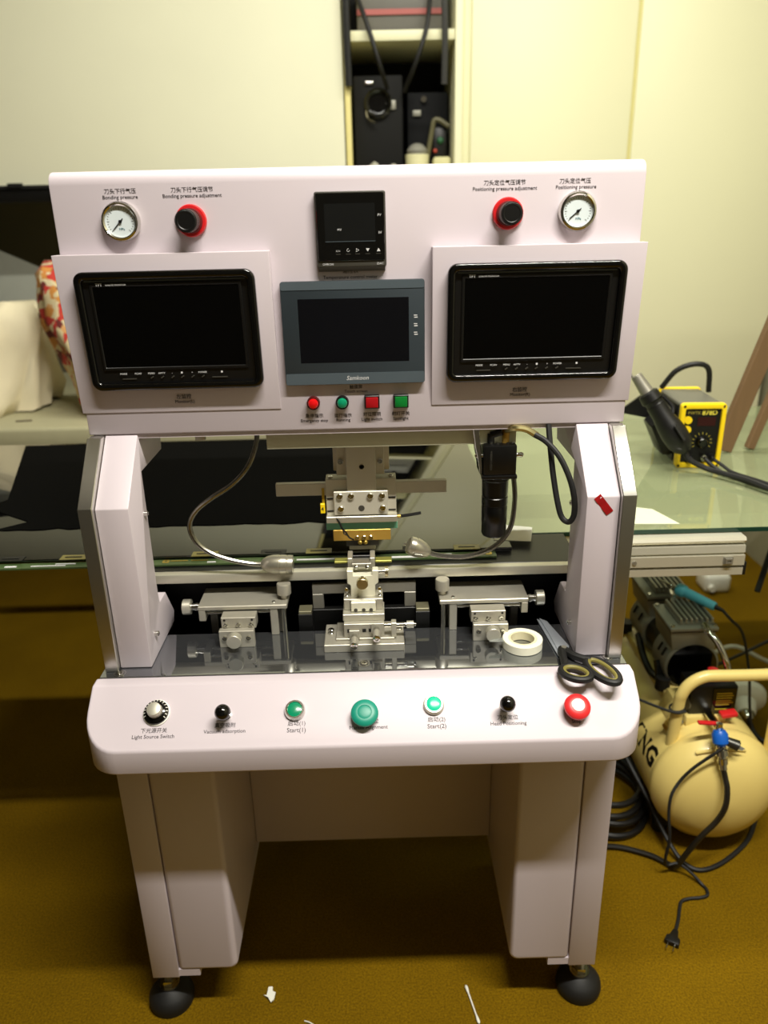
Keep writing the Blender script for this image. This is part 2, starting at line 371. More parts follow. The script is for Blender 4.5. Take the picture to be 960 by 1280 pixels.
# ------------------------------------------------------------------ desk on the left with cloths
t = thing('grey_desk', 'long grey desk in the dark recess behind the machine', 'desk', (-1.0, 1.8, 0))
MB().box(-2.2, -.12, 1.30, 2.3, .692, .762).bevel(.012, 3).out('desk_top', DESKM, t)
MB().box(-2.18, -.14, 2.26, 2.29, .02, .692).out('desk_panel', BLKP, t)
for x in (-2.15, -.2): MB().box(x, x+.05, 1.65, 2.2, 0, .692).out('leg', BLKP, t)
def cloth(name, label, m, cx, cy, z0, prof, seed, amp, seg=48):
    b = MB(); v = []; f = []; n = len(prof)
    for i, (z, rx, ry, ox) in enumerate(prof):
        for k in range(seg):
            a = 2*PI*k/seg
            fold = 1+amp*math.sin(a*7+seed+z*6)+amp*.7*math.sin(a*13+seed*2-z*9)
            p = Vector((cx+ox+rx*fold*math.cos(a), cy+ry*fold*math.sin(a), z0+z))
            p += (.02 if m is FLORAL else .04)*noise.noise_vector(p*9+Vector((seed, 0, 0)))+.012*noise.noise_vector(p*24)
            p.z = max(p.z, z0+.0015*(1 if i else 1)); v.append(p)
    for i in range(n-1):
        for k in range(seg):
            j = (k+1) % seg; f.append((i*seg+k, i*seg+j, (i+1)*seg+j, (i+1)*seg+k))
    f.append(tuple(range(seg))); f.append(tuple(range(n*seg-1, (n-1)*seg-1, -1)))
    return tag(b.add(v, f).out(name, m, ang=1.4), label, 'cloth')
cloth('floral_cloth', 'red and orange floral cloth bundled upright on the grey desk', FLORAL, -.95, 1.52, .762,
      [(0, .10, .12, .09), (.05, .11, .13, .08), (.12, .11, .13, .06), (.22, .12, .14, .03), (.32, .12, .13, .005), (.40, .115, .12, -.005), (.455, .11, .1, -.01), (.485, .085, .08, -.012), (.495, .03, .03, -.012)], 1.3, .05)
cloth('white_cloth', 'off-white cloth heaped on the grey desk beside the floral cloth', CLOTHW, -1.36, 1.64, .762,
      [(0, .22, .2, .0), (.05, .23, .2, .0), (.12, .21, .18, .02), (.22, .18, .15, .05), (.30, .14, .12, .09), (.36, .07, .07, .13)], 4.1, .07)
M = Matrix.Rotation(math.radians(-12), 3, 'X')
tag(MB().obox((-1.60, 2.06, 1.125), (.62, .02, .43), M @ Matrix.Rotation(math.radians(24), 3, 'Y')).bevel(.004).out('grey_board', GREYC), 'grey board leaning in the dark recess behind the white cloth', 'board')
tag(MB().obox((-1.15, 1.40, .7635), (.05, .012, .003), Matrix.Rotation(.15, 3, 'Z')).out('dark_stick', mat('dark_brown', (74, 62, 44), .7)), 'short dark stick lying on the front of the grey desk', 'stick')

# ------------------------------------------------------------------ glass table, rail, lcd panel
t = thing('glass_table', 'glass table behind the machine with a dark green front edge', 'table', (.2, .7, 0))
MB().box(-.17, 1.48, .187, 1.12, .812, .82).out('glass_top', GLASST, t)
MB().box(-.17, 1.48, .184, .187, .812, .82).out('glass_edge', GLASSE, t)
for x in (-.16, 1.43):
    for y in (.35, 1.05): MB().box(x, x+.04, y-.02, y+.02, 0, .77).bevel(.003).out('leg', ALU, t)
for y in (.40, 1.03): MB().box(-.16, 1.47, y-.02, y+.02, .77, .8115).bevel(.003).out('cross_rail', ALU, t)
for x in (.50, .60, .95): MB().box(x, x+.03, .42, 1.01, .78, .8115).bevel(.002).out('support_rail', ALUL, t)

t = thing('aluminium_rail', 'slotted aluminium extrusion jutting out right of the machine below the glass', 'rail', (.56, .16, .74))
prof = [(.155, .738), (.155, .752), (.163, .753), (.163, .757), (.153, .758), (.153, .778), (.160, .779), (.160, .782), (.155, .783), (.157, .796), (.168, .797), (.168, .800), (.160, .801), (.157, .806), (.160, .8115), (.183, .8115), (.183, .738)]
MB().prism(prof, 0, .41, .705).out('extrusion', ALUW, t)
MB().prism([(.157, .736), (.182, .736), (.182, .762), (.157, .762)], 0, .7052, .712).bevel(.001).out('end_cap', BLKP, t)
MB().box(.665, .682, .150, .1535, .762, .776).ring([(.667, .764), (.68, .764), (.68, .774), (.667, .774)], [(.670, .767), (.677, .767), (.677, .771), (.670, .771)], 1, .147, .150).out('slot_nut', STEEL, t)
MB().cyl((.50, .1535, .768), (.50, .151, .768), .004).out('bolt', STEEL, t)

t = thing('lcd_panel', 'large black glossy display panel lying on the machine ledge with a green circuit strip', 'display panel', (-.35, .4, .82))
MB().box(-1.0, .262, .103, .86, .8215, .829).bevel(.001).out('panel_glass', LCDM, t)
pc = MB().box(-.98, -.03, .079, .100, .8205, .8235).out('circuit_strip', PCB, t)
pc2 = MB().box(.03, .232, .079, .100, .8205, .8235).out('circuit_strip', PCB, t)
MB().box(-.03, .03, .081, .098, .8205, .8230).out('circuit_joint', PCB, t)
for x0, x1, y0, y1 in ((-.62, -.60, .070, .075), (-.575, -.515, .071, .074), (-.535, -.50, .078, .081), (-.27, -.255, .070, .073), (-.115, -.045, .069, .073), (.05, .105, .068, .074), (.13, .155, .078, .08), (-.66, -.63, .070, .073)):
    MB().box(x0, x1, y0+.013, y1+.013, .8237, .8247).out('white_label', WINK, pc if x0 < 0 else pc2)
for x in (-.343, .219, -.47, .20):
    MB().ring(rrect(x-.006, x+.006, .086, .098, .003, 3), rrect(x-.0025, x+.0025, .0895, .0945, .0022, 3), 2, .8236, .8242).out('gold_pad', GOLD, pc if x < 0 else pc2)
for x in (-.335, -.30): MB().box(x, x+.03, .092, .0945, .8237, .8246).out('gold_trace', GOLD, pc)
for i, x in enumerate((-.64, -.53, -.43, -.30, -.18, -.10, .07, .16)):
    MB().box(x, x+.045, .0975, .117, .8293, .8303).out('flex_tab', mat('flex_film', (120, 112, 60), .35, var=.1) if i % 2 else BLKP, t)
    MB().box(x+.008, x+.037, .105, .108, .8304, .8312).out('driver_chip', BLKP, t)

# black film lying on the display panel, its near edge torn
edge = [(-.71, .245)]
for k in range(1, 30):
    x = -.71+.70*k/29; edge.append((x, .242+.006*noise.noise(Vector((k*.9, 2, 0)))+(.004 if k % 5 == 0 else 0)))
bf = MB(); poly = edge+[(-.005, .30), (-.02, .845), (-.90, .845), (-.76, .42), (-.78, .37), (-.66, .285)]
bf.prism(poly, 2, .8294, .8306)
tag(bf.out('black_film', mat('matt_black_film', (7, 7, 6), 1.0, spec=.05)), 'matt black film with a torn near edge lying on the display panel', 'film')

# sheet of paper lying on the glass
tag(MB().prism([(.235, .135), (.30, .125), (.315, .19), (.25, .21)], 2, .8293, .8299).out('paper_slip', PAPER), 'small white paper slip on the black ledge behind the camera', 'paper')
tag(MB().prism([(.43, .22), (.60, .21), (.575, .29), (.50, .325), (.45, .30)], 2, .8203, .8208).out('paper_sheet', mat('pale_green_paper', (196, 200, 174), .7)), 'pale paper sheet on the glass table near the machine column', 'paper')


# ================================================================== the bonding machine
MC = thing('bonding_machine', 'pale pink bonding machine with two monitors, control console and bonding head', 'machine', (0, 0, 0))
# ---- header cabinet
prof = [(0, 1.077), (0, 1.424)]+[(.018-.018*math.cos(a), 1.424+.018*math.sin(a)) for a in [PI/2*k/6 for k in range(1, 7)]]+[(.24, 1.442), (.24, 1.077)]
HD = MB().prism(prof, 0, -.405, .405).bevel(.0025, 2, .9).out('header_housing', PAINT, MC)
MB().box(-.40, .40, .004, .236, 1.070, 1.0768).out('header_underside', PAINT, HD)
def ptilt(z): return -.002-.020*(z-1.111)/.225
SH = Matrix(((1, 0, 0, 0), (0, 1, -.020/.225, -.002+.020*1.111/.225), (0, 0, 1, 0), (0, 0, 0, 1)))
for s in (-1, 1):
    p = [(ptilt(1.111)+.0005, 1.111), (ptilt(1.336), 1.336), (0, 1.336), (0, 1.111)]
    a, b = sorted((s*.1125, s*.4085))
    MB().prism(p, 0, a, b).bevel(.003, 3).out('monitor_panel', PAINT, HD)
# header lettering
T = [(-.3096, 1.4155, '刀头下行气压', .0072), (-.3105, 1.4082, 'Bonding pressure', .0068), (-.2124, 1.4155, '刀头下行气压调节', .0072), (-.2130, 1.4082, 'Bonding pressure adjustment', .0068),
     (.2121, 1.4155, '刀头定位气压调节', .0072), (.2124, 1.4082, 'Positioning pressure adjustment', .0068), (.308, 1.4155, '刀头定位气压', .0072), (.3096, 1.4082, 'Positioning pressure', .0068),
     (-.0017, 1.3055, '温控表', .0075), (-.002, 1.2975, 'Temperature control meter', .0068), (.0004, 1.1406, '触摸屏', .0065), (.0002, 1.1346, 'Touch screen', .0062),
     (-.0636, 1.0985, '急停指示', .0068), (-.064, 1.0914, 'Emergency stop', .0064), (-.0204, 1.0980, '运行指示', .0066), (-.0206, 1.0914, 'Running', .0066),
     (.023, 1.0988, '对位照明', .0068), (.0228, 1.0914, 'Light switch', .0066), (.0664, 1.0989, '射灯开关', .0068), (.0663, 1.0915, 'Spotlight', .0066)]
for x, z, s_, sz in T: text(s_, sz, face_front(x, -.0002, z), INK, HD)
for x, z, s_, sz in ((-.2545, 1.1335, '左监控', .0075), (-.254, 1.1262, 'Monitor(L)', .0066), (.2435, 1.1315, '右监控', .0075), (.2445, 1.1242, 'Monitor(R)', .0066)):
    text(s_, sz, face_front(x, ptilt(z)-.0003, z, ), INK, HD)
# ---- monitors
for s in (-1, 1):
    cx = s*.2575; x0, x1 = cx-.1245, cx+.1245
    outer = rrect(x0, x1, 1.147, 1.314, .014, 6); inner = rrect(x0+.011, x1-.011, 1.158, 1.303, .005, 6)
    mo = MB().ring(outer, inner, 1, -.013, .0).bevel(.004, 3, .9).xf(SH).out('monitor', BLKG, MC)
    MB().box(x0+.010, x1-.010, -.0065, -.001, 1.157, 1.304).xf(SH).out('face_plate', BLKP, mo)
    sx0, sx1 = cx-.1005, cx+.1005
    MB().ring(rrect(sx0-.004, sx1+.004, 1.1765, 1.2985, .001, 2), rrect(sx0, sx1, 1.181, 1.294, .0008, 2), 1, -.0085, -.006).bevel(.0008, 1, .9).xf(SH).out('inner_bezel', BLKP, mo)
    MB().box(sx0, sx1, -.0072, -.006, 1.181, 1.294).xf(SH).out('screen', SCRN, mo)
    MB().box(x0+.014, x1-.014, -.0078, -.0062, 1.3005, 1.3022).xf(SH).out('trim_line', SLATE2, mo)
    def mt(b, size, x, z, m=WINK): text(b, size, face_front(x, ptilt(z)-.0089, z), m, mo)
    mt('TFT', .0058, sx0+.010, 1.2965); mt('COLOR MONITOR', .0034, sx0+.033, 1.2963)
    for k, (dx, b) in enumerate(((-.079, 'MODE'), (-.058, 'PC/AV'), (-.039, 'MENU'), (-.024, 'AV/TV'), (-.009, '-'), (.005, '■'), (.020, '+'), (.035, 'POWER'), (.063, '■'))):
        mt(b, .0036 if len(b) > 1 else .0036, cx+dx+.002, 1.1715)
    for dx in (-.039, -.024, -.009, .005, .020, .035):
        MB().obox((cx+dx+.002, -.0072, 1.1655), (.0045, .003, .0016), Matrix.Rotation(-.6, 3, 'Y')).xf(SH).out('button', DGREY, mo)
    MB().box(cx+.05, cx+.072, -.0078, -.006, 1.163, 1.1645).box(cx-.08, cx-.06, -.0078, -.006, 1.1630, 1.1645).xf(SH).out('slot', DGREY, mo)
# ---- temperature controller
tc_ = MB().prism(rrect(-.0475, .0492, 1.3115, 1.4095, .003, 3), 1, -.010, 0).bevel(.0015, 2, .9).out('temperature_controller', DGREY, MC)
MB().prism(rrect(-.0455, .0472, 1.320, 1.4075, .0025, 3), 1, -.0118, -.0098).bevel(.0008, 1, .9).out('face', BLKG, tc_)
MB().box(-.0345, .0345, -.0122, -.0117, 1.346, 1.394).out('display', mat('display_film', (16, 17, 17), .25), tc_)
MB().box(-.0345, .0345, -.0124, -.0117, 1.3450, 1.3457).out('display_line', SLATE2, tc_)
MB().prism([(-.010, 1.3115), (0, 1.3115), (0, 1.3055), (-.004, 1.306)], 0, -.0455, .0472).out('chin', mat('olive_grey_plastic', (84, 80, 70), .45), tc_)
def tt(b, size, x, z, y=-.0126, m=WINK): text(b, size, face_front(x, y, z), m, tc_)
tt('PV', .0045, .0405, 1.3785); tt('SV', .0045, .0410, 1.356); tt('MV', .0042, -.0145, 1.3605)
for x, g in ((-.0175, '▭'), (-.0035, '↻'), (.0095, '▷'), (.0235, '▼'), (.0385, '▲')):
    tt(g, .0055, x, 1.3335); MB().box(x-.0032, x+.0032, -.0121, -.0117, 1.3285, 1.3292).out('key_mark', DGREY, tc_)
tt('OMRON', .0040, -.032, 1.3155, -.0103); tt('E5AC', .0040, .0405, 1.3155, -.0103)
# ---- touch screen
hm = MB().prism(rrect(-.1018, .1022, 1.147, 1.2935, .0035, 3), 1, -.009, 0).bevel(.001, 2, .9).out('touch_panel', SLATE, MC)
MB().prism(rrect(-.1010, .1014, 1.2818, 1.2928, .002, 2), 1, -.0096, -.0085).out('top_band', SLATE2, hm)
MB().prism(rrect(-.1010, .1014, 1.1478, 1.1640, .002, 2), 1, -.0096, -.0085).out('bottom_band', SLATE2, hm)
MB().box(-.078, .0795, -.0092, -.0085, 1.1795, 1.2695).out('screen', NAVY, hm)
for z in (1.2435, 1.2315, 1.2195):
    MB().box(.0865, .0915, -.0093, -.0088, z, z+.0012).box(.0870, .0920, -.0093, -.0088, z-.003, z-.0016).out('status_mark', WINK, hm)
text('Samkoon', .0088, face_front(.004, -.0097, 1.1562) @ Matrix(((1, .25, 0, 0), (0, 1, 0, 0), (0, 0, 1, 0), (0, 0, 0, 1))), WINK, hm, 'logo_lettering')
# ---- lamps and switches on the header
for x, nm, m in ((-.0637, 'indicator_lamp', REDL), (-.0207, 'indicator_lamp', GREENL)):
    b = MB().lathe((x, 0, 1.1193), (0, -1, 0), [(0, .0098), (.009, .0098), (.010, .0092), (.010, .0078), (.0085, .0074)], 26).out(nm, BLKP if m is GREENL else mat('dark_red_ring', (70, 12, 12), .4), MC)
    MB().lathe((x, -.0084, 1.1193), (0, -1, 0), [(0, .0077), (.003, .0076), (.0055, .006), (.0065, .003), (.0068, .0006)], 26).out('lens', m, b)
for x, m in ((.0236, REDK), (.0667, GREENK)):
    b = MB().prism(rrect(x-.0112, x+.0112, 1.1095, 1.1290, .0012, 2), 1, -.009, 0).bevel(.0008, 1, .9).out('square_switch', BLKP, MC)
    MB().prism(rrect(x-.0092, x+.0092, 1.1115, 1.1270, .001, 2), 1, -.0125, -.0088).bevel(.0008, 2, .9).out('cap', m, b)
# ---- gauges
for s, ang in ((-1, -2.35), (1, -2.45)):
    x, z = s*.3127, 1.3775
    g = MB().lathe((x, 0, z), (0, -1, 0), [(0, .0262), (.006, .0262), (.010, .0245), (.011, .0222), (.0095, .0205), (.006, .0202)], 40).out('pressure_gauge', CHROME, MC)
    MB().cyl((x, -.0055, z), (x, -.0065, z), .0203, seg=40).out('dial', DIAL, g)
    tk = MB()
    for k in range(25):
        a = -PI*.75-.0+(-1.5*PI)*k/24+0*s
        r0 = .0150 if k % 4 == 0 else .0165
        c_, s_ = math.cos(a), math.sin(a)
        q = Matrix.Rotation(-a, 3, 'Y')
        tk.obox((x+c_*(r0+.0182)/2, -.0067, z+s_*(r0+.0182)/2), ((.0182-r0), .0002, .0005), q)
    tk.out('scale_ticks', INK, g)
    d = Vector((math.cos(ang), 0, math.sin(ang)))
    q = Matrix.Rotation(-ang, 3, 'Y')
    MB().obox(Vector((x, -.0075, z))+d*.0045, (.020, .0006, .0011), q).cyl((x, -.0066, z), (x, -.0085, z), .0022, seg=14).out('needle', BLKP, g)
    text('MPa', .0045, face_front(x+.001, -.0067, z-.0098), mat('teal_print', (60, 110, 120), .6), g)
# ---- regulator knobs
for s in (-1, 1):
    x, z = s*.2172, 1.3765
    k = MB().lathe((x, 0, z), (0, -1, 0), [(0, .0212), (.004, .0212), (.0055, .0198), (.0055, .0145)], 36).out('regulator_knob', RED, MC)
    MB().cyl((x, -.005, z), (x, -.011, z), .0165, .0155, 36).out('collar', mat('dark_red', (96, 14, 18), .5), k)
    MB().cyl((x, -.011, z), (x, -.022, z), .0140, seg=36).out('knob_neck', mat('brown_grey_plastic', (92, 82, 72), .45), k)
    pf = []
    c_ = MB()
    n = 72; poly = [((.0146+(.0005 if i % 2 else 0))*math.cos(2*PI*i/n)+x, (.0146+(.0005 if i % 2 else 0))*math.sin(2*PI*i/n)+z) for i in range(n)]
    c_.prism(poly, 1, -.036, -.017).out('knob_cap', mat('charcoal_knob', (38, 34, 30), .5), k)
    MB().lathe((x, -.036, z), (0, -1, 0), [(0, .0140), (.0012, .0130), (.0014, .0112), (.0009, .0105)], 36).out('knob_face', BLKP, k)

# ---- columns
CP = [(.0036, 1.0768), (-.0870, .9890), (-.0870, .7235), (.060, .7235), (.069, .741), (.034, .794), (-.002, .794), (-.006, .815), (-.002, 1.0186), (.118, 1.0196), (.128, 1.0768)]
PP = [(-.016, 1.0765), (-.0965, .993), (-.0965, .7225), (.060, .7225), (.060, .735), (.0, .80), (.0, 1.0765)]
for s in (-1, 1):
    a, b = sorted((s*.333, s*.3815))
    cv = MB().prism(CP, 0, a, b).bevel(.0015, 2).out('column_cover', PAINT, MC)
    a, b = sorted((s*.3822, s*.403))
    MB().prism(PP, 0, a, b).bevel(.001, 1).out('side_plate', PLATE, MC)
    for y, z in ((-.018, .9555), (-.049, .762)):
        MB().cyl((s*.3335, y, z), (s*.3275, y, z), .0042, seg=16).cyl((s*.3275, y, z), (s*.3262, y, z), .0024, seg=6).out('screw', CHROME, cv)

# ---- bed
bed = MB().box(-.408, .408, -.111, .016, .706, .722).bevel(.0008, 1).out('polished_bed', MIRROR, MC)
for x, y in ((-.3793, -.1005), (.0001, -.0905), (.3817, -.0915)):
    MB().ring([(x+.0095*math.cos(2*PI*k/28), y+.0095*math.sin(2*PI*k/28)) for k in range(28)], [(x+.0080*math.cos(2*PI*k/28), y+.0080*math.sin(2*PI*k/28)) for k in range(28)], 2, .7215, .7224).out('countersink', CHROME, bed)
    MB().lathe((x, y, .7215), (0, 0, 1), [(0, .0062), (.0016, .0062), (.002, .0055), (.002, .003), (.0008, .0028)], 20).out('bed_screw', CHROME, bed)
MB().box(-.408, .408, .016, .205, .690, .700).out('rear_tray', BLKM, MC)
MB().box(-.375, .375, .115, .13, .7002, .812).out('rear_black_panel', BLKM, MC)
led = MB().box(-.372, .372, .060, .182, .806, .8195).bevel(.0012, 1).out('support_ledge', BLKM, MC)
MB().box(-.37, .37, .0440, .0598, .8035, .8195).bevel(.0012, 2).out('front_bar', ALUW, MC)
for s in (-1, 1):
    MB().box(s*.364-.006, s*.364+.006, .075, .114, .7002, .8055).out('ledge_post', BLKM, MC)

# ---- console
def console():
    x1, yf, r, zb, zt, yb = .412, -.215, .05, .621, .722, -.1115
    def zt_(y): return .722 if y >= -.133 else .722-(.722-.662)*(-.133-y)/(.215-.133)
    pts = [(x1, yb), (x1, -.133)]
    for k in range(0, 9):
        a = -PI/2*k/8; pts.append((x1-r+r*math.cos(a), yf+r+r*math.sin(a)))
    L = pts+[(-x, y) for x, y in reversed(pts)]
    n = len(L); v = [(x, y, zb) for x, y in L]+[(x, y, zt_(y)) for x, y in L]
    f = [tuple(range(n))]+[(i, (i+1) % n, (i+1) % n+n, i+n) for i in range(n)]
    f.append((n, n+1, 2*n-2, 2*n-1)); f.append(tuple(range(n+1, 2*n-1)))
    return MB().add(v, f).bevel(.0035, 3, .35)
CO = console().out('console', PAINT, MC)
CN = Vector((0, -.5905, .807)); CS = Vector((0, .807, .5905))     # console normal, up-slope
def cpt(x, y, h=0): 
    z = .722-(.722-.662)*(-.133-y)/(.082); return Vector((x, y, z))+CN*h
CQ = Matrix((Vector((1, 0, 0)), CS, CN)).transposed()
def ct(b, size, x, y, m=INK): text(b, size, Matrix.Translation(cpt(x, y, .0003)) @ CQ.to_4x4(), m, CO)
for x, cn, en in ((-.3085, '下光源开关', 'Light Source Switch'), (-.2046, '真空吸附', 'Vacuum adsorption'), (-.0995, '启动(1)', 'Start(1)'), (.006, '手动对位', 'Manual Alignment'), (.1065, '启动(2)', 'Start(2)'), (.2115, '刀头定位', 'Head Positioning'), (.3120, '急停', 'Stop')):
    y = -.1865 if x not in (-.3085,) else -.1905
    big = 'Start' in en
    ct(cn, .0078 if not big else .0085, x, y); ct(en, .0078 if not big else .0092, x, y-.0070-(.001 if big else 0))
# dial
x, y = -.3077, -.1690
d = MB().lathe(cpt(x, y), CN, [(0, .0200), (.002, .0200), (.003, .0185)], 40).out('dial_switch', WHITE, MC)
MB().lathe(cpt(x, y, .0028), CN, [(0, .0185), (.003, .0182), (.0055, .0150), (.0065, .0135)], 40).out('dial_skirt', BLKG, d)
tk = MB()
for k in range(15):
    a = -.55+(PI+1.0)*k/14
    q = CQ @ Matrix.Rotation(a, 3, 'Z')
    tk.obox(cpt(x, y, .0072)+q @ Vector((.0164, 0, 0)), (.0034, .0011, .0012), q @ Matrix.Rotation(.68, 3, 'Y'))
tk.out('dial_marks', WHITE, d)
MB().lathe(cpt(x, y, .0092), CN, [(0, .0112), (.010, .0104), (.0110, .0098), (.0112, .0092)], 32).out('dial_cap', ALUL, d)
# toggles
for x, y in ((-.2045, -.1740), (.2095, -.1735)):
    t_ = MB().lathe(cpt(x, y), CN, [(0, .0085), (.003, .0085), (.0035, .0055), (.008, .005), (.008, .003)], 20).out('toggle_lever', CHROME, MC)
    q = (CN+Vector((0, -.25, -.05))).normalized()
    MB().cyl(cpt(x, y, .006), cpt(x, y, .006)+q*.014, .0035, .006).out('lever', BLKP, t_)
    MB().sphere(cpt(x, y, .006)+q*.021, .0118).out('ball', BLKG, t_)
# push buttons
for x, y, m in ((-.1024, -.1710, GREENL), (.1036, -.1690, mat('lit_green_lens', (24, 186, 146), .25, var=.05, coat=.3, emit=.22))):
    b = MB().lathe(cpt(x, y), CN, [(0, .0155), (.004, .0155), (.0075, .0142), (.0085, .0136), (.0085, .0114), (.006, .0110)], 36).out('push_button', CHROME if m is GREENL else ALUW, MC)
    MB().lathe(cpt(x, y, .0055), CN, [(0, .0110), (.0015, .0109), (.0024, .0085), (.0029, .0045), (.0030, .0004)], 32).out('button_cap', m, b)
# mushrooms
b = MB().lathe(cpt(.001, -.1800), CN, [(0, .0135), (.012, .0135)], 32).out('mushroom_button', BLKP, MC)
MB().lathe(cpt(.001, -.1800, .0115), CN, [(0, .0195), (.0022, .0203), (.0055, .0200), (.0082, .0175), (.0094, .0125), (.0094, .0105), (.0088, .0100), (.0090, .0095), (.0096, .006), (.0097, .0008)], 44).out('green_cap', GREENM, b)
b = MB().lathe(cpt(.3125, -.1800), CN, [(0, .0135), (.013, .0135)], 32).out('emergency_stop_button', BLKP, MC)
MB().lathe(cpt(.3125, -.1800, .0125), CN, [(0, .0188), (.0022, .0195), (.0060, .0190), (.0092, .0160), (.0105, .011), (.0108, .0008)], 44).out('red_cap', mat('coral_red', (214, 42, 44), .4, var=.04), b)
pk = MB(); n = 26
pk.prism([((.0095+.0010*noise.noise(Vector((k*1.7, 0, 3))))*math.cos(2*PI*k/n), (.0095+.0010*noise.noise(Vector((k*1.7, 0, 3))))*math.sin(2*PI*k/n)) for k in range(n)], 2, 0, .0004)
pk.xf(Matrix.Translation(cpt(.3125, -.1795, .0234)) @ CQ.to_4x4()).out('white_sticker', PAPER, b)

# ---- legs, modesty panel, feet
for s in (-1, 1):
    a, b = sorted((s*.245, s*.352))
    poly = [(a, .1145), (b, .1145), (b, .7), (a, .7)]
    # rounded inner bottom corner
    if s < 0: poly = [(-.352, .7), (-.352, .1145)]+[(-.245-.016+.016*math.cos(t), .1145+.016+.016*math.sin(t)) for t in [-PI/2+PI/2*k/6 for k in range(7)]]+[(-.245, .7)]
    else: poly = [(.352, .7), (.245, .7)]+[(.245+.016+.016*math.cos(t), .1145+.016+.016*math.sin(t)) for t in [PI+PI/2*k/6 for k in range(7)]]+[(.352, .1145)]
    lg = MB().prism(poly, 1, -.1295, .22).bevel(.008, 4, .9).out('leg', PAINT, MC)
    a, b = sorted((s*.3526, s*.401))
    MB().box(a, b, -.1295, .22, .098, .7).bevel(.0015, 2).out('leg_side_panel', PAINT, lg)
    a, b = sorted((s*.315, s*.3526))
    MB().box(a, b, -.128, .21, .1005, .116).out('leg_skirt', PAINT, lg)
    for y in (-.096, .17):
        x = s*.385
        ft = MB().lathe((x, y, .0006), (0, 0, 1), [(0, .0400), (.010, .0420), (.020, .0405), (.030, .0330), (.041, .0190), (.043, .0150)], 36).out('levelling_foot', BLKR, MC)
        MB().cyl((x, y, .042), (x, y, .0985), .0085, seg=20).out('stud', STEEL, ft)
        MB().lathe((x, y, .0472), (0, 0, 1), [(0, .0150), (.012, .0150)], 6).out('nut', CHROME, ft)
        MB().lathe((x, y, .0438), (0, 0, 1), [(0, .0185), (.003, .0185)], 28).out('washer', CHROME, ft)
MB().box(-.2445, .2445, .13, .15, .155, .70).bevel(.002).out('modesty_panel', PAINT, MC)
MB().box(-.2445, .2445, -.12, .13, .60, .70).out('under_box', PAINT, MC)

# ---- light bar and plates under the header
MB().box(-.141, .245, .016, .030, 1.0435, 1.0690).bevel(.001).out('light_bar', mat('pale_green_grey_bar', (196, 196, 170), .5, var=.03), MC)
MB().box(-.30, -.15, .10, .12, 1.045, 1.0765).out('rear_plate', STEEL, MC)
MB().box(-.268, -.252, .09, .0995, 1.040, 1.0765).bevel(.001).out('hanger', ALU, MC)

# ---- bonding head
BH = MB().box(-.0436, .0487, .078, .098, .986, 1.0765).bevel(.0012).out('bonding_head', HALU, MC)
def hp(nm, m, *b, bev=.0008):
    return MB().box(*b).bevel(bev, 1).out(nm, m, BH)
hp('carriage', HALU, -.0384, .0403, .070, .0778, .981, 1.0765)
hp('tongue', HALU, -.0215, .0263, .058, .0698, .955, 1.0765)
MB().lathe((.0035, .058, .998), (0, -1, 0), [(0, .0042), (.0005, .0040), (.0005, .0025), (-.001, .002)], 18).out('hole', BLKP, BH)
def screw(p, r=.0045, nm='screw', par=None, d=(0, -1, 0)):
    return MB().lathe(p, d, [(0, r), (r*.5, r), (r*.65, r*.85), (r*.65, r*.5), (r*.25, r*.42)], 18).out(nm, CHROME, par or BH)
for x in (-.031, .0335):
    for z in (1.004, 1.036): screw((x, .070, z))
hp('cross_bar', HALU, -.1397, .1428, .068, .080, .947, .968)
hp('head_block', HALU, -.0570, .0590, .064, .094, .9005, .9755)
hp('front_plate', HALU, -.0439, .0450, .055, .0638, .9160, .9572)
for x, z in ((-.034, .9495), (-.0155, .9495), (.0160, .9490), (.0352, .9490), (-.033, .9275), (.0360, .9275)): screw((x, .055, z), .0052)
MB().lathe((.0012, .055, .9275), (0, -1, 0), [(0, .0052), (.0004, .0050)], 20).out('plug', DGREY, BH)
for x0, x1, z in ((-.0560, -.0455, .9425), (-.0560, -.0455, .9205), (.0460, .0580, .9425), (.0460, .0580, .9205)):
    MB().box(x0, x1, .0630, .0645, z-.0012, z+.0012).out('slot', BLKP, BH)
for x in (-.049, .050):
    screw((x, .072, .9765), .0042, d=(0, 0, 1))
hp('lower_strip', ALUL, -.0575, .0600, .052, .070, .9030, .9140)
hp('insulator', GINS, -.0585, .0605, .0600, .094, .8880, .9004)
hp('heater_block', BRASS, -.0475, .0487, .0590, .090, .8680, .8879)
for x in (-.008, .0035, .0150): screw((x, .059, .8735), .0040)
hp('heater_tip', DGREY, -.0270, .0283, .0640, .082, .8560, .8679)
hp('blade', HALU, -.0220, .0225, .0690, .076, .8470, .8559)
for x in (-.003, .006): MB().sphere((x, .061, .8640), .0042, 12, 8).out('rivet', GOLD, BH)
MB().box(-.0670, -.0595, .060, .066, .918, .9345).bevel(.0006, 1).out('yellow_label', YEL, BH)
text('4', .009, face_front(-.0635, .0596, .926), INK, BH)
MB().box(-.0640, -.0598, .067, .070, .934, .960).out('label_strap', mat('yellow_strap', (170, 140, 30), .5), BH)
MB().tube([(-.041, .0535, .9115), (-.036, .050, .905), (-.032, .046, .896), (-.026, .048, .888), (-.021, .050, .878), (-.014, .054, .872)], .0016, seg=6).out('thermocouple_wire', BLKP, BH)
MB().tube([(-.035, .050, .9), (-.030, .046, .894), (-.029, .047, .886), (-.023, .050, .882)], .0012, seg=6).out('thermocouple_wire', BLKP, BH)
MB().cyl((.0605, .066, .9075), (.066, .066, .9075), .003).out('side_nozzle', BRASS, BH)
MB().tube([(.065, .066, .9075), (.08, .068, .9085), (.10, .072, .910)], .0028).out('air_tube', BLKP, BH)

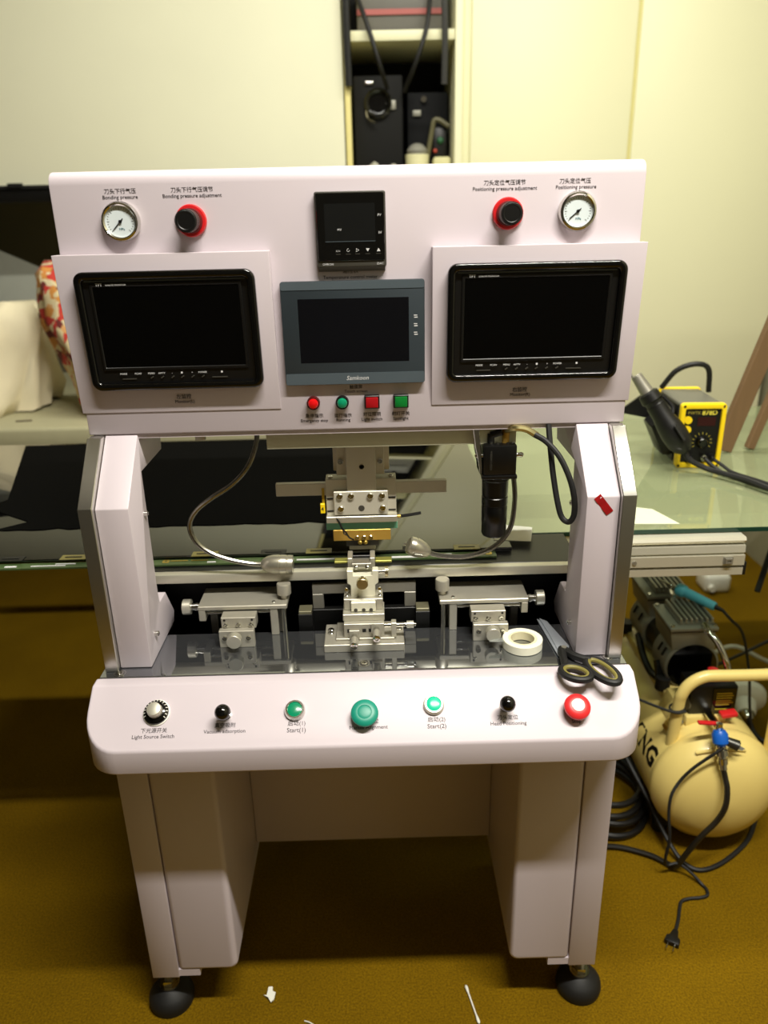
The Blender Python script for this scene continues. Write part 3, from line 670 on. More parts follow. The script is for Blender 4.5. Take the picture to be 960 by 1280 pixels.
# ---- left and right stages
for s in (-1, 1):
    def X(a, b): return sorted((s*a, s*b))
    def bx(nm, m, xa, xb, y0, y1, z0, z1, par, bev=.0007):
        a, b = X(xa, xb); return MB().box(a, b, y0, y1, z0, z1).bevel(bev, 1).out(nm, m, par)
    SG = bx('alignment_stage', ALU, .127, .275, .0045, .075, .7715, .7790, MC, .001)
    bx('end_lug', ALU, .2635, .2745, .0050, .050, .7520, .7714, SG)
    MB().cyl((s*.2745, .0350, .7640), (s*.293, .0350, .7640), .0068).cyl((s*.281, .0350, .7640), (s*.285, .0350, .7640), .0078).out('knob_shaft', CHROME, SG)
    n = 48; MB().prism([((.0128+(.0004 if k % 2 else 0))*math.cos(2*PI*k/n)+.0350, (.0128+(.0004 if k % 2 else 0))*math.sin(2*PI*k/n)+.7640) for k in range(n)], 0, *X(.293, .307)).bevel(.0008, 1, .9).out('side_knob', ALUL, SG)
    for y, z in ((.012, .7640), (.030, .7600)): MB().cyl((s*.156, y, z), (s*.2634, y, z), .0026, seg=12).out('guide_rod', CHROME, SG)
    bx('post', ALU, .1435, .1560, .0060, .020, .7222, .7714, SG)
    MB().cyl((s*.1335, .0115, .7222), (s*.1335, .0115, .7714), .0042, seg=18).out('rod', CHROME, SG)
    bx('rear_post', STEEL, .1435, .1560, .055, .070, .7002, .7714, SG)
    bx('rear_post', STEEL, .255, .268, .055, .070, .7002, .7714, SG)
    ub = bx('upper_block', ALU, .1765, .2330, -.0200, .0035, .7510, .7706, SG)
    fp = bx('slide_plate', ALU, .1790, .2360, -.0320, -.0203, .7222, .7525, SG)
    for dx in (-.021, .0, .021): screw((s*.2050+dx, -.0200, .7575), .0042, par=ub)
    for dx in (-.0225, .0225): MB().cyl((s*.2050+dx, -.0200, .7662), (s*.2050+dx, -.0205, .7662), .0019, seg=12).out('hole', BLKP, ub)
    for dx in (-.0195, .0195): screw((s*.2075+dx, -.0320, .7400), .0042, par=fp)
    n = 48; MB().prism([((.0116+(.0003 if k % 2 else 0))*math.cos(2*PI*k/n)+s*.2090, (.0116+(.0003 if k % 2 else 0))*math.sin(2*PI*k/n)+.7430) for k in range(n)], 1, -.052, -.038).bevel(.0006, 1, .9).out('front_knob', ALUL, SG)
    MB().cyl((s*.2090, -.038, .7430), (s*.2090, -.0322, .7430), .006).out('knob_shaft', CHROME, SG)
    MB().lathe((s*.1333, .030, .7792), (0, 0, 1), [(0, .0062), (.006, .0062), (.0085, .0118), (.026, .0118), (.0275, .0108)], 28).out('top_knob', ALU, SG)
    screw((s*.1500, .0150, .7790), .0030, par=SG, d=(0, 0, 1))
    bx('clamp_block', BLKM, .088, .112, .026, .055, .7002, .7480, SG)
    bx('clamp_cap', mat('olive_grey_metal', (120, 116, 92), .45, .5), .089, .111, .026, .050, .7482, .7540, SG)

# ---- centre stage
CS_ = MB().box(-.0640, .0655, -.0565, .012, .7222, .7360).bevel(.001, 1).out('centre_stage', ALU, MC)
def cb(nm, m, *b, bev=.0007, par=None): return MB().box(*b).bevel(bev, 1).out(nm, m, par or CS_)
cb('sub_plate', ALU, -.0450, .0500, -.0440, .010, .7361, .7400)
blk = cb('lower_block', ALU, -.0318, .0335, -.0400, .008, .7401, .7640)
cb('middle_plate', ALUL, -.0330, .0345, -.0300, .012, .7641, .7760)
ub = cb('upper_block', ALU, -.0312, .0325, -.0150, .020, .7761, .7960)
cb('upper_inset', STEEL, -.0215, .0225, -.0160, -.0152, .7775, .7945)
for x in (-.0265, .0275):
    for y in (-.004, .010): screw((x, y, .7960), .0034, par=CS_, d=(0, 0, 1))
for x in (-.0245, .0010, .0100):
    MB().box(x-.0018 if x != .001 else x-.003, x+.0018 if x != .001 else x+.003, -.0404, -.0398, .7490, .7550).out('slot', BLKP, blk)
for x, y, z in ((-.0545, -.020, .7361), (-.0545, -.010, .7361), (.0580, -.012, .7361)): screw((x, y, z), .0052, par=CS_, d=(0, 0, 1))
for x, z in ((-.0150, .7440), (.0210, .7560)):
    m_ = MB().cyl((x, -.040, z), (x, -.055, z), .0052).out('micrometer', CHROME, CS_)
    MB().cyl((x, -.055, z), (x, -.074, z), .0064).out('thimble', ALU, m_)
    MB().lathe((x, -.074, z), (0, -1, 0), [(0, .0060), (.002, .0054), (.0022, .003), (.0005, .0026)], 18).out('end_cap', CHROME, m_)
    MB().box(x-.0085, x+.0085, -.0440, -.0402, z-.007, z+.010).bevel(.0006, 1).out('bracket', ALU, m_)
sb = cb('side_bracket', ALUL, .0450, .0530, -.0430, -.030, .7401, .7660)
MB().cyl((.0335, -.0365, .7590), (.070, -.0365, .7590), .0040).out('spindle', CHROME, sb)
MB().cyl((.070, -.0365, .7590), (.081, -.0365, .7590), .0062, seg=24).out('thimble', ALUL, sb)
MB().cyl((.081, -.0365, .7590), (.085, -.0365, .7590), .0030).out('tip', CHROME, sb)
# bright bracket
wb = MB().prism([(-.0195, .7800), (.0205, .7800), (.0205, .8160), (.0260, .8200), (.0260, .8420), (.0165, .8420), (.0165, .8330), (-.0150, .8330), (-.0150, .8420), (-.0250, .8420), (-.0250, .8200), (-.0195, .8160)], 1, -.0050, .0100)
wb = wb.bevel(.0008, 1).out('support_bracket', mat('bright_nickel', (238, 236, 214), .42, .35, var=.03), CS_)
MB().box(-.0195, .0205, -.0225, -.0052, .7770, .7935).bevel(.0008, 1).out('bracket_foot', mat('bright_nickel', (0, 0, 0)), wb)
for x in (-.0120, .0010, .0130): MB().cyl((x, -.0226, .7800), (x, -.0232, .7800), .0030, seg=14).out('hole', DGREY, wb)
MB().cyl((.0, -.0052, .8265), (.0, -.014, .8265), .0065).out('knob_shaft', CHROME, wb)
n = 40; MB().prism([((.0092+(.0003 if k % 2 else 0))*math.cos(2*PI*k/n), (.0092+(.0003 if k % 2 else 0))*math.sin(2*PI*k/n)+.8265) for k in range(n)], 1, -.024, -.014).bevel(.0006, 1, .9).out('bracket_knob', mat('nickel_knob', (196, 186, 150), .3, 1), wb)
MB().cyl((.0262, .003, .8360), (.0370, .003, .8360), .0030).out('side_screw_shaft', CHROME, wb)
MB().cyl((.0370, .003, .8360), (.0420, .003, .8360), .0090, seg=24).out('side_screw_head', mat('nickel_knob', (0, 0, 0)), wb)
for x in (-.0265, .0275): screw((x, -.012, .8130), .0030, par=CS_)
# gripper head right under the heater tip
gr = cb('gripper', STEEL, -.0170, .0150, .0120, .040, .8400, .8470)
for x in (-.0200, .0170): cb('gripper_jaw', ALU, x-.004, x+.004, .020, .052, .8350, .8530, par=gr)
for x in (-.0095, .0085): MB().lathe((x, .008, .8420), (0, -.6, .8), [(0, .0036), (.003, .0036), (.004, .002)], 14).out('pin', CHROME, gr)
cb('gripper_rod', BLKP, -.022, .019, .034, .038, .8475, .8515, par=gr)
for a, b in ((-.0475, -.0245), (.0215, .0495)): cb('side_wing', mat('olive_brass', (150, 148, 70), .4, .6), a, b, .050, .066, .8300, .8340, par=gr)
# bridge behind the stage
br = cb('bridge', STEEL, -.0880, .0895, .050, .0595, .7740, .7925)
cb('bridge_leg', STEEL, -.0880, -.0690, .050, .0590, .7460, .7738, par=br)
cb('bridge_base', BLKM, -.0880, .0895, .046, .0590, .7002, .7458, par=br)
cb('bridge_leg', STEEL, .0700, .0895, .050, .0590, .7460, .7738, par=br)

# ---- gooseneck lamps
gl = MB().tube([(-.160, .055, 1.075), (-.1625, .05, 1.045), (-.178, .045, 1.008), (-.206, .04, .979), (-.240, .038, .958), (-.268, .036, .936), (-.280, .036, .910), (-.272, .036, .882), (-.250, .036, .862), (-.218, .037, .848), (-.185, .038, .840), (-.165, .038, .8385)], .0042, seg=10).out('gooseneck_lamp', SILV, MC)
MB().lathe((-.1690, .038, .8390), (1, 0, -.04), [(0, .0052), (.003, .0090), (.010, .0135), (.020, .0162), (.030, .0168), (.0305, .0160), (.0325, .0160), (.033, .0167), (.042, .0163), (.0425, .0155), (.0445, .0155), (.045, .0161), (.053, .0156), (.053, .012)], 30).out('lamp_head', mat('satin_nickel', (190, 186, 168), .30, .8), gl)
gl = MB().tube([(.238, .062, 1.075), (.246, .06, 1.02), (.252, .058, .97), (.2545, .055, .935), (.249, .05, .892), (.232, .045, .866), (.207, .042, .850), (.175, .040, .8425), (.145, .040, .8430), (.122, .040, .8470), (.108, .040, .8530)], .0042, seg=10).out('gooseneck_lamp', SILV, MC)
MB().lathe((.1130, .040, .8505), (-.90, -.05, .43), [(0, .0050), (.003, .0085), (.012, .0135), (.022, .0158), (.028, .0162), (.0285, .0154), (.0305, .0154), (.031, .0160), (.038, .0148), (.040, .012)], 30).out('lamp_head', mat('satin_nickel', (0, 0, 0)), gl)
MB().sphere((.0725, .038, .8690), .0025, 10, 6).out('lamp_tip', CHROME, gl)

# ---- camera above the bed
ck = MB().box(.1935, .2445, .0, .044, .9970, 1.0450).bevel(.0025, 2).out('alignment_camera', mat('camera_black', (5, 5, 5), .35, var=.1), MC)
MB().box(.1915, .2465, -.001, .045, .9900, .9968).bevel(.002, 2).out('camera_base', MATS['camera_black'], ck)
cxl, cyl_ = .2155, .021
MB().lathe((cxl, cyl_, .9898), (0, 0, -1), [(0, .0225), (.004, .0225), (.006, .0210), (.030, .0206), (.031, .0198), (.033, .0198), (.034, .0208), (.046, .0208), (.047, .0200), (.050, .0200), (.051, .0206), (.078, .0204), (.079, .0198), (.096, .0200), (.100, .0185), (.100, .012)], 40).out('lens_barrel', mat('lens_black', (3, 3, 3), .28, var=.1), ck)
text('CCD CAMERA', .0048, Matrix.Translation((.2050, -.0003, 1.021)) @ Matrix.Rotation(PI/2, 4, 'X') @ Matrix.Rotation(PI/2, 4, 'Z'), DGREY, ck)
MB().cyl((.206, .016, 1.045), (.206, .016, 1.060), .0055).cyl((.206, .016, 1.058), (.222, .012, 1.063), .0055).out('plug', BLKP, ck)
MB().cyl((.2290, .018, 1.045), (.2290, .018, 1.066), .0060).out('connector', BRASS, ck)
MB().tube([(.2290, .012, 1.066), (.240, -.002, 1.0725), (.256, -.006, 1.071), (.272, -.010, 1.062)], .0052, n=5).out('connector_elbow', mat('pale_brass', (205, 195, 140), .3, 1), ck)
for dx in (.012, .022, .038, .044): MB().cyl((.1935+dx, .010, 1.045), (.1935+dx, .010, 1.0475), .0022, seg=10).out('top_screw', CHROME, ck)
for x, d in ((.1930, -1), (.2450, 1)): MB().cyl((x, .012, 1.026), (x+d*.007, .012, 1.026), .0035).sphere((x+d*.008, .012, 1.026), .0042, 10, 8).out('clamp_screw', CHROME, ck)
MB().prism([(.176, 1.0750), (.186, 1.0750), (.190, 1.035), (.1925, 1.010), (.1925, .998), (.1885, .998), (.185, 1.022), (.181, 1.040)], 1, .006, .040).bevel(.001, 1).out('camera_bracket', CHROME, ck)
MB().tube([(.268, -.011, 1.064), (.284, -.020, 1.055), (.302, -.034, 1.035), (.316, -.046, 1.005), (.3235, -.052, .975), (.3245, -.054, .950), (.3180, -.052, .937), (.3085, -.045, .942), (.3020, -.038, .965), (.2960, -.025, 1.005), (.2930, -.012, 1.040), (.2915, .004, 1.075)], .0044, seg=10).out('camera_cable', BLKR, ck)

# ================================================================== loose things on the machine
# tape roll
t = thing('tape_roll', 'roll of cream adhesive tape lying on the polished bed beside the right knob', 'tape', (.2560, -.052, .7225))
circ = lambda r, n=48, x=.2560, y=-.052: [(x+r*math.cos(2*PI*k/n), y+r*math.sin(2*PI*k/n)) for k in range(n)]
MB().ring(circ(.0320), circ(.0225), 2, .7226, .7375).bevel(.0008, 1, .9).out('tape', TAPE, t)
MB().ring(circ(.0224), circ(.0190), 2, .7230, .7370).out('core', mat('cream_core', (222, 214, 176), .6), t)
MB().prism([(.229, -.062), (.230, -.048), (.203, -.055), (.201, -.061)], 2, .7368, .7372).out('loose_end', FILM, t)
# red tape on the right column
M = Matrix.Rotation(math.radians(47), 3, 'Y')
rt = MB()
P0, P1 = Vector((.3475, 0, .9900)), Vector((.3680, 0, .9640)); dd = (P1-P0).normalized(); nn = Vector((dd.z, 0, -dd.x))*.0058
N = 8; vs = []
for k in range(N+1):
    p = P0.lerp(P1, k/N); y = -.0876-.0004*math.sin(k*1.3)-.0022*max(0, (k/N-.75))*4*.25
    for e in (-1, 1):
        vs.append((p.x+e*nn.x, y if p.z+e*nn.z < .988 else y+.0015, p.z+e*nn.z))
fs = [(2*k, 2*k+1, 2*k+3, 2*k+2) for k in range(N)]
rt.add(vs, fs)
bmesh.ops.solidify(rt.bm, geom=rt.bm.faces[:], thickness=.0003)
tag(rt.out('red_tape_strip', mat('red_tape', (196, 36, 38), .4)), 'short red tape strip stuck slanted on the right column', 'tape')
# scissors
t = thing('scissors', 'black-handled scissors with olive grips lying across the console edge', 'scissors', (.318, -.085, .7225))
MB().prism([(.3060, -.088), (.3185, -.092), (.3260, -.066), (.3080, .020), (.2960, .030), (.3000, -.02)], 2, .7240, .7258).bevel(.0004, 1).out('blade', mat('scissor_steel', (176, 182, 190), .3, .5), t)
MB().prism([(.3090, -.090), (.3210, -.090), (.3290, -.064), (.3110, .017), (.3000, .028), (.3050, -.02)], 2, .7262, .7280).bevel(.0004, 1).out('blade', mat('scissor_steel', (0, 0, 0)), t)
def loop(pts, r, m, nm, par): return MB().tube(pts, r, seg=10, n=5, closed=True).out(nm, m, par)
def el(cx, cy, a, b, rot, z, k=1.0, n=14): 
    return [(cx+k*(a*math.cos(u)*math.cos(rot)-b*math.sin(u)*math.sin(rot)), cy+k*(a*math.cos(u)*math.sin(rot)+b*math.sin(u)*math.cos(rot)), z+(.004*math.sin(u) if False else 0)) for u in [2*PI*i/n for i in range(n)]]
zh = .7305
l1 = loop(el(.3190, -.1470, .0225, .0170, -.65, zh), .0054, BLKR, 'handle_loop', t)
loop(el(.3190, -.1470, .0185, .0130, -.65, zh+.0012), .0035, OLIVE, 'grip', l1)
l2 = loop(el(.3600, -.1430, .0345, .0165, -1.22, zh), .0054, BLKR, 'handle_loop', t)
loop(el(.3600, -.1430, .0305, .0125, -1.22, zh+.0012), .0035, OLIVE, 'grip', l2)
MB().tube([(.3140, -.074, .7290), (.3115, -.092, .7300), (.3095, -.112, zh), (.3070, -.130, zh)], [.0055, .0058, .006, .0062, .0064, .0066, .0066, .0064, .0062, .006, .006, .006, .006, .006, .006, .006, .006, .006, .006], seg=10).out('handle_shank', BLKR, t)
MB().tube([(.3185, -.078, .7290), (.3270, -.096, .7300), (.3400, -.108, zh), (.3500, -.114, zh)], .0062, seg=10).out('handle_shank', BLKR, t)
MB().cyl((.3165, -.0800, .7282), (.3165, -.0800, .7362), .0042).out('rivet', STEEL, t)

# ================================================================== floor litter
t = thing('cotton_swab', 'white cotton swab lying on the carpet in front of the machine', 'swab', (.18, -.127, 0))
MB().cyl((.1730, -.094, .0035), (.1870, -.160, .0035), .0016, seg=8).out('stick', WHITE, t)
for p, q in (((.1720, -.0895, .0035), (.1755, -.106, .0035)), ((.1880, -.1650, .0035), (.1848, -.149, .0035))):
    d = Vector(q)-Vector(p); MB().lathe(p, d, [(0, .0008), (.002, .0026), (.006, .0031), (.012, .0024), (.0165, .0016)], 12).out('cotton_tip', PAPER, t)
m = MB().prism([(-.212, -.098), (-.206, -.100), (-.2045, -.083), (-.197, -.081), (-.196, -.090), (-.190, -.093), (-.191, -.108), (-.197, -.113), (-.203, -.104)], 2, .002, .0045)
for v in m.bm.verts: v.co.z += .004*noise.noise(v.co*90)+.002
tag(m.out('paper_scrap', PAPER), 'torn white scrap on the carpet near the left leg', 'scrap')
tag(MB().tube([(-.131, -.1485, .002), (-.122, -.152, .003), (-.113, -.157, .002), (-.106, -.163, .002)], .0011, seg=6).out('white_thread', PAPER), 'thin white thread on the carpet at the bottom of the picture', 'thread')
def cord(pts, r, name, label, cat='cord', m=None, par=None, grp=None):
    o = MB().tube(pts, r, seg=8, n=6).out(name, m or BLKR, par)
    if par is None: tag(o, label, cat, grp)
    return o

# ================================================================== air compressor
CX, CZ, CR = .768, .166, .139
t = thing('air_compressor', 'cream air compressor with a handle, standing right of the machine', 'compressor', (CX, .5, 0))
prof = [(0, .004), (.004, .04), (.014, .080), (.030, .110), (.052, .131), (.072, .1365), (.076, .139), (.090, .1395), (.094, .137), (.10, .137), (.50, .137), (.54, .128), (.565, .10), (.58, .05), (.584, .004)]
tk_ = MB().lathe((CX, .178, CZ), (0, 1, 0), prof, 56).out('tank', CREAM, t)
for y in (.30, .62):
    for s in (-1, 1): MB().cyl((CX+s*.09, y, .0005), (CX+s*.09, y, .02), .016).prism([(y-.018, .02), (y+.018, .02), (y+.012, .08), (y-.012, .08)], 0, CX+s*.09-.012, CX+s*.09+.012).out('foot', BLKR, t)
# deck plate and cradle on top of the tank
MB().box(CX-.075, CX+.07, .40, .70, CZ+CR-.012, CZ+CR+.012).bevel(.004, 2).out('deck_plate', CREAM, t)
MB().prism([(CX-.085, CZ+CR-.03), (CX-.07, CZ+CR+.02), (CX-.035, CZ+CR+.02), (CX-.03, CZ+CR-.02)], 1, .345, .40).bevel(.003, 2).out('cradle', CREAM, t)
MB().box(CX-.06, CX+.03, .30, .345, CZ+CR-.02, CZ+CR+.008).bevel(.003, 2).out('valve_seat', CREAM, t)
# handle
hpts = [(.674, .285, .205), (.676, .284, .30), (.679, .282, .372)]
for k in range(1, 7):
    a = PI-PI/2*k/6; hpts.append((.679+.062+.062*math.cos(a), .280, .372+.062*math.sin(a)))
hpts += [(.80, .279, .434), (.85, .279, .434)]
for k in range(0, 6):
    a = PI/2-PI/2*k/5; hpts.append((.868+.030*math.cos(a), .280, .404+.030*math.sin(a)))
hpts += [(.899, .283, .30), (.900, .285, .212)]
MB().tube(hpts, .0128, seg=16, n=3).out('handle', CREAM, t)
# brackets of the handle
for x in (.674, .900):
    s = -1 if x < .75 else 1
    MB().sphere((x-s*.004, .285, .208), .02, 16, 10, (1, 1.2, .8)).out('handle_weld', CREAM, t)
# vent ridge on the dome
MB().tube([(CX-.065, .222, CZ+.112), (CX-.03, .217, CZ+.122), (CX+.01, .216, CZ+.124), (CX+.04, .219, CZ+.118)], .004).out('weld_ridge', CREAM, tk_)
# motor
mz, mx = .372, .758
mt_ = MB().lathe((mx, .415, mz), (0, 1, 0), [(0, .052), (.0005, .060), (.004, .064), (.085, .064), (.088, .060)], 44).out('motor', GREYCAST, t)
MB().cyl((mx, .418, mz), (mx, .4135, mz), .058, seg=40).out('fan_cover', BLKG, mt_)
MB().cyl((mx, .503, mz), (mx, .575, mz), .056, seg=36).out('motor_core', BLKP, mt_)
MB().lathe((mx, .575, mz), (0, 1, 0), [(0, .058), (.002, .064), (.10, .064), (.115, .050)], 44).out('rear_bell', GREYCAST, mt_)
for y0 in (.43, .455, .60, .64):
    MB().obox((mx-.060, y0+.01, mz+.028), (.004, .004, .022), Matrix.Rotation(.42, 3, 'Y')).out('vent_slot', BLKP, mt_)
for (y0, y1) in ((.405, .525), (.565, .70)):
    hd = MB().prism([(mx-.052, mz+.045), (mx-.060, mz+.092), (mx+.044, mz+.092), (mx+.05, mz+.045)], 1, y0+.01, y1).bevel(.003, 2).out('cylinder_head', GREYCAST, t)
    MB().box(mx-.061, mx+.046, y0+.006, y1+.004, mz+.0925, mz+.0965).out('gasket', BLKP, hd)
    MB().box(mx-.064, mx+.048, y0+.002, y1+.006, mz+.0967, mz+.106).bevel(.003, 2).out('head_plate', GREYCAST, hd)
    MB().box(mx-.040, mx+.040, y0+.018, y1-.006, mz+.1062, mz+.112).out('fin_base', GREYCAST, hd)
    for k in range(7):
        x = mx-.036+.012*k
        MB().box(x-.0028, x+.0028, y0+.016, y1-.004, mz+.1122, mz+.124).bevel(.0012, 1).out('fin', mat('bright_cast', (168, 166, 156), .4, .7, var=.06), hd)
    for x in (mx-.056, mx+.040):
        for y in (y0+.012, y1-.004): MB().lathe((x, y, mz+.106), (0, 0, 1), [(0, .005), (.004, .005), (.005, .0035)], 12).out('head_bolt', CHROME, hd)
MB().tube([(mx-.005, .575, mz+.118), (mx-.012, .55, mz+.124), (mx-.018, .52, mz+.124)], .006).out('bridge_pipe', CHROME, t)
MB().cyl((mx+.014, .412, mz+.112), (mx+.014, .392, mz+.108), .0085).cyl((mx+.014, .396, mz+.109), (mx+.014, .384, mz+.106), .0065).out('pipe_fitting', CHROME, t)
MB().tube([(mx+.014, .392, mz+.108), (mx+.030, .365, mz+.088), (mx+.045, .345, mz+.05), (mx+.050, .340, mz+.022), (mx+.046, .342, mz+.004)], .0075, seg=12).out('air_pipe', CHROME, t)
for x, y in ((mx-.062, .42), (mx-.066, .69), (mx+.06, .43)):
    MB().cyl((x, y, CZ+CR+.005), (x, y, CZ+CR+.036), .017).out('rubber_mount', BLKR, t)
MB().prism([(.415, .305), (.43, .305), (.465, .36), (.45, .37)], 0, mx-.072, mx-.058).out('mount_arm', BLKP, t)
MB().tube([(mx-.064, .60, .352), (mx-.072, .54, .335), (mx-.07, .48, .318), (mx-.058, .43, .322)], .009).out('mount_bracket', BLKP, t)
# pressure switch
ps = MB().box(.716, .822, .312, .378, .300, .384).bevel(.004, 2).out('pressure_switch', BLKP, t)
MB().box(.766, .818, .3095, .3118, .302, .380).out('info_plate', BLKG, ps)
for k, (w, z) in enumerate(((.034, .372), (.038, .366), (.036, .360), (.034, .353), (.038, .348), (.030, .343), (.026, .331))):
    MB().box(.774, .774+w, .3090, .3094, z-.006, z-.0036).out('printed_line', mat('yellow_print', (196, 176, 40), .6), ps)
MB().cyl((.772, .338, .3842), (.772, .338, .396), .010).out('knob_base', BLKP, ps)
MB().lathe((.772, .338, .3955), (0, 0, 1), [(0, .0125), (.010, .0135), (.016, .0125), (.018, .009)], 24).out('red_knob', RED, ps)
MB().cyl((.716, .34, .318), (.700, .335, .314), .016).out('switch_gland', BLKP, ps)
MB().cyl((.7155, .330, .335), (.7085, .326, .335), .018, seg=24).out('gauge_rim', GREYCAST, ps)
# brass relief valve
rv = MB().lathe((.712, .322, .300), (-.8, -.35, -.2), [(0, .011), (.012, .011), (.013, .014), (.022, .014), (.023, .010), (.030, .010)], 6).out('relief_valve', CHROME, t)
MB().lathe((.6865, .311, .2935), (-.8, -.35, -.2), [(0, .008), (.004, .013), (.018, .013), (.020, .010), (.026, .010)], 6).out('valve_nut', BRASS, rv)
MB().tube([(.692, .308, .288), (.700, .298, .276), (.706, .290, .262), (.712, .285, .258)], .0045).out('elbow', BRASS, rv)
# outlet valve with red lever
MB().cyl((.757, .312, .322), (.745, .222, .338), .009).out('outlet_pipe', CHROME, t)
ov = MB().lathe((.7415, .214, .342), (.06, -.40, -.90), [(0, .012), (.008, .0165), (.026, .0165), (.032, .012)], 20).out('outlet_valve', BLUE2, t)
MB().obox((.724, .226, .352), (.050, .011, .006), Matrix.Rotation(.10, 3, 'Y')).bevel(.002, 2).out('valve_lever', RED, ov)
MB().obox((.797, .292, .326), (.036, .022, .010), Matrix.Rotation(-.15, 3, 'Y')).bevel(.003, 2).out('valve_lever', RED, ov)
MB().cyl((.7415, .216, .338), (.7415, .218, .357), .007).out('lever_nut', CHROME, ov)
MB().lathe((.7435, .2015, .3135), (.07, -.36, -.92), [(0, .010), (.008, .010), (.009, .0130), (.022, .0130), (.023, .009), (.028, .009), (.029, .0112), (.040, .0105), (.041, .008), (.052, .008)], 20).out('quick_coupler', CHROME, ov)
MB().lathe((.754, .205, .322), (.85, -.40, -.25), [(0, .009), (.014, .011), (.026, .012), (.028, .009), (.024, .006)], 20).out('side_coupler', mat('dark_steel', (70, 70, 66), .35, .8), ov)
MB().prism([(.7660, .308), (.790, .298), (.796, .303), (.776, .316)], 1, .200, .2012).out('tag', GREYC, ov)
# side lettering on the tank, wrapped round it, read from the rear towards the front
def wrap(co):
    u, v, w = co
    th = math.radians(161)-v/.1372
    return Vector((CX+(.1374+w)*math.cos(th), .365-u, CZ+(.1374+w)*math.sin(th)))
text('WING', .062, None, BLKP, t, 'tank_lettering', .0003, wrap, .0022)
# hose from the coupler
cord([(.7472, .1825, .265), (.750, .176, .250), (.752, .163, .228), (.748, .152, .193), (.735, .152, .155), (.705, .150, .115), (.680, .155, .060), (.668, .165, .018), (.655, .185, .0085), (.635, .203, .0085), (.616, .214, .0085), (.590, .226, .0085), (.560, .236, .0085), (.52, .240, .0085)], .0062, 'air_hose', 'black air hose running from the compressor coupler down to the floor', 'hose', mat('hose_black', (24, 22, 18), .35))
# coil of hoses between machine leg and tank
for i, (dx, dy, z, r, lb) in enumerate(((0, 0, .0085, .095, 'lowest'), (.006, .01, .026, .088, 'second lowest'), (-.004, .02, .044, .092, 'second highest'), (.004, .03, .062, .086, 'topmost'))):
    pts = [(.560+dx+r*1.12*math.cos(u), .385+dy+r*1.30*math.sin(u), z+.006*math.sin(2*u)+.006) for u in [2*PI*k/14 for k in range(14)]]
    tag(MB().tube(pts, .0078, closed=True, seg=8, n=4).out('hose_coil', mat('coil_black', (17, 16, 14), .4)), lb+' black hose loop of the coil beside the right leg', 'hose', 'hose loops beside the right leg')
cord([(.575, .56, .16), (.590, .48, .17), (.605, .42, .155), (.620, .36, .130), (.640, .30, .095), (.664, .24, .045), (.686, .195, .014), (.710, .168, .0065), (.745, .168, .0060), (.80, .195, .0060), (.87, .25, .0060), (.93, .33, .0065), (.985, .395, .012), (1.02, .44, .05)], .0052, 'black_cable', 'thick black cable slanting to the floor and curving in front of the tank', 'cable')
# power cord with plug, from the switch over the tank to the floor
t2 = thing('plug_lead', 'thin black power lead ending in a two-pin plug on the carpet', 'power lead', (.60, .0, 0))
cord([(.742, .186, .318), (.726, .186, .305), (.708, .188, .287), (.684, .190, .262), (.662, .190, .232), (.642, .178, .205), (.636, .166, .165), (.638, .150, .115), (.634, .148, .060), (.644, .158, .030), (.668, .160, .032), (.692, .148, .020), (.712, .128, .0045), (.717, .112, .004), (.712, .0985, .004), (.695, .0930, .004), (.672, .0915, .004), (.652, .0850, .004), (.641, .067, .004), (.628, .040, .004), (.612, .013, .005)], .0034, 'lead', '', par=t2)
M = Matrix(((.55, .83, 0), (.83, -.55, 0), (0, 0, 1)))
d = Vector((-.026, -.039, 0)).normalized(); pn = Vector((-d.y, d.x, 0))
pb = Vector((.612, .012, 0))
pl = [pb+pn*.005, pb+d*.018+pn*.0085, pb+d*.020+pn*.0135, pb+d*.036+pn*.0145, pb+d*.036-pn*.0145, pb+d*.020-pn*.0135, pb+d*.018-pn*.0085, pb-pn*.005]
MB().prism([(p.x, p.y) for p in pl], 2, .0008, .0125).bevel(.0025, 2, .4).out('plug_body', BLKP, t2)
for s in (-1, 1):
    c0 = pb+d*.036+pn*(s*.0065)+Vector((0, 0, .0065))
    MB().obox(c0+d*.008, (.016, .0015, .005), Matrix((d, pn, Vector((0, 0, 1)))).transposed()).out('pin', CHROME, t2)
cord([(.395, .49, .36), (.50, .40, .36), (.585, .335, .352), (.660, .272, .350), (.690, .268, .352)], .0032, 'thin_wire', 'thin black wire tied to the left leg of the compressor handle', 'wire')
MBx = MB().tube([(.676+.0150*math.cos(u), .284+.0150*math.sin(u), .352+.003*math.cos(u)) for u in [2*PI*k/12 for k in range(12)]], .0025, closed=True, n=3, seg=6)
tag(MBx.out('wire_tie', BLKR), 'black wire loop round the left leg of the compressor handle', 'wire')

# soldering iron lying on the cylinder heads
t = thing('soldering_iron', 'sky-blue soldering iron lying on the compressor cylinder heads', 'soldering iron', (.79, .52, .5))
a = Vector((.752, .540, .5150)); d = Vector((.063, -.078, -.012)).normalized()
MB().lathe(a-d*.045, d, [(0, .001), (.008, .0028), (.05, .0028)], 14).out('tip', CHROME, t)
MB().lathe(a, d, [(0, .010), (.004, .0145), (.016, .0160), (.022, .0150), (.026, .0115), (.036, .0120), (.070, .0112), (.098, .0106), (.102, .0090)], 28).out('handle', BLUE, t)
e = a+d*.102
MB().lathe(e, d, [(0, .0065), (.014, .0045), (.020, .0040)], 14).out('strain_relief', BLKP, t)
e2 = e+d*.019
cord([e2, e2+d*.02+Vector((0, 0, -.012)), (.880, .440, .44), (.905, .43, .34), (.93, .44, .22), (.965, .45, .10), (1.02, .47, .02), (1.08, .48, .005), (1.16, .46, .005)], .0034, 'cord', '', par=t)
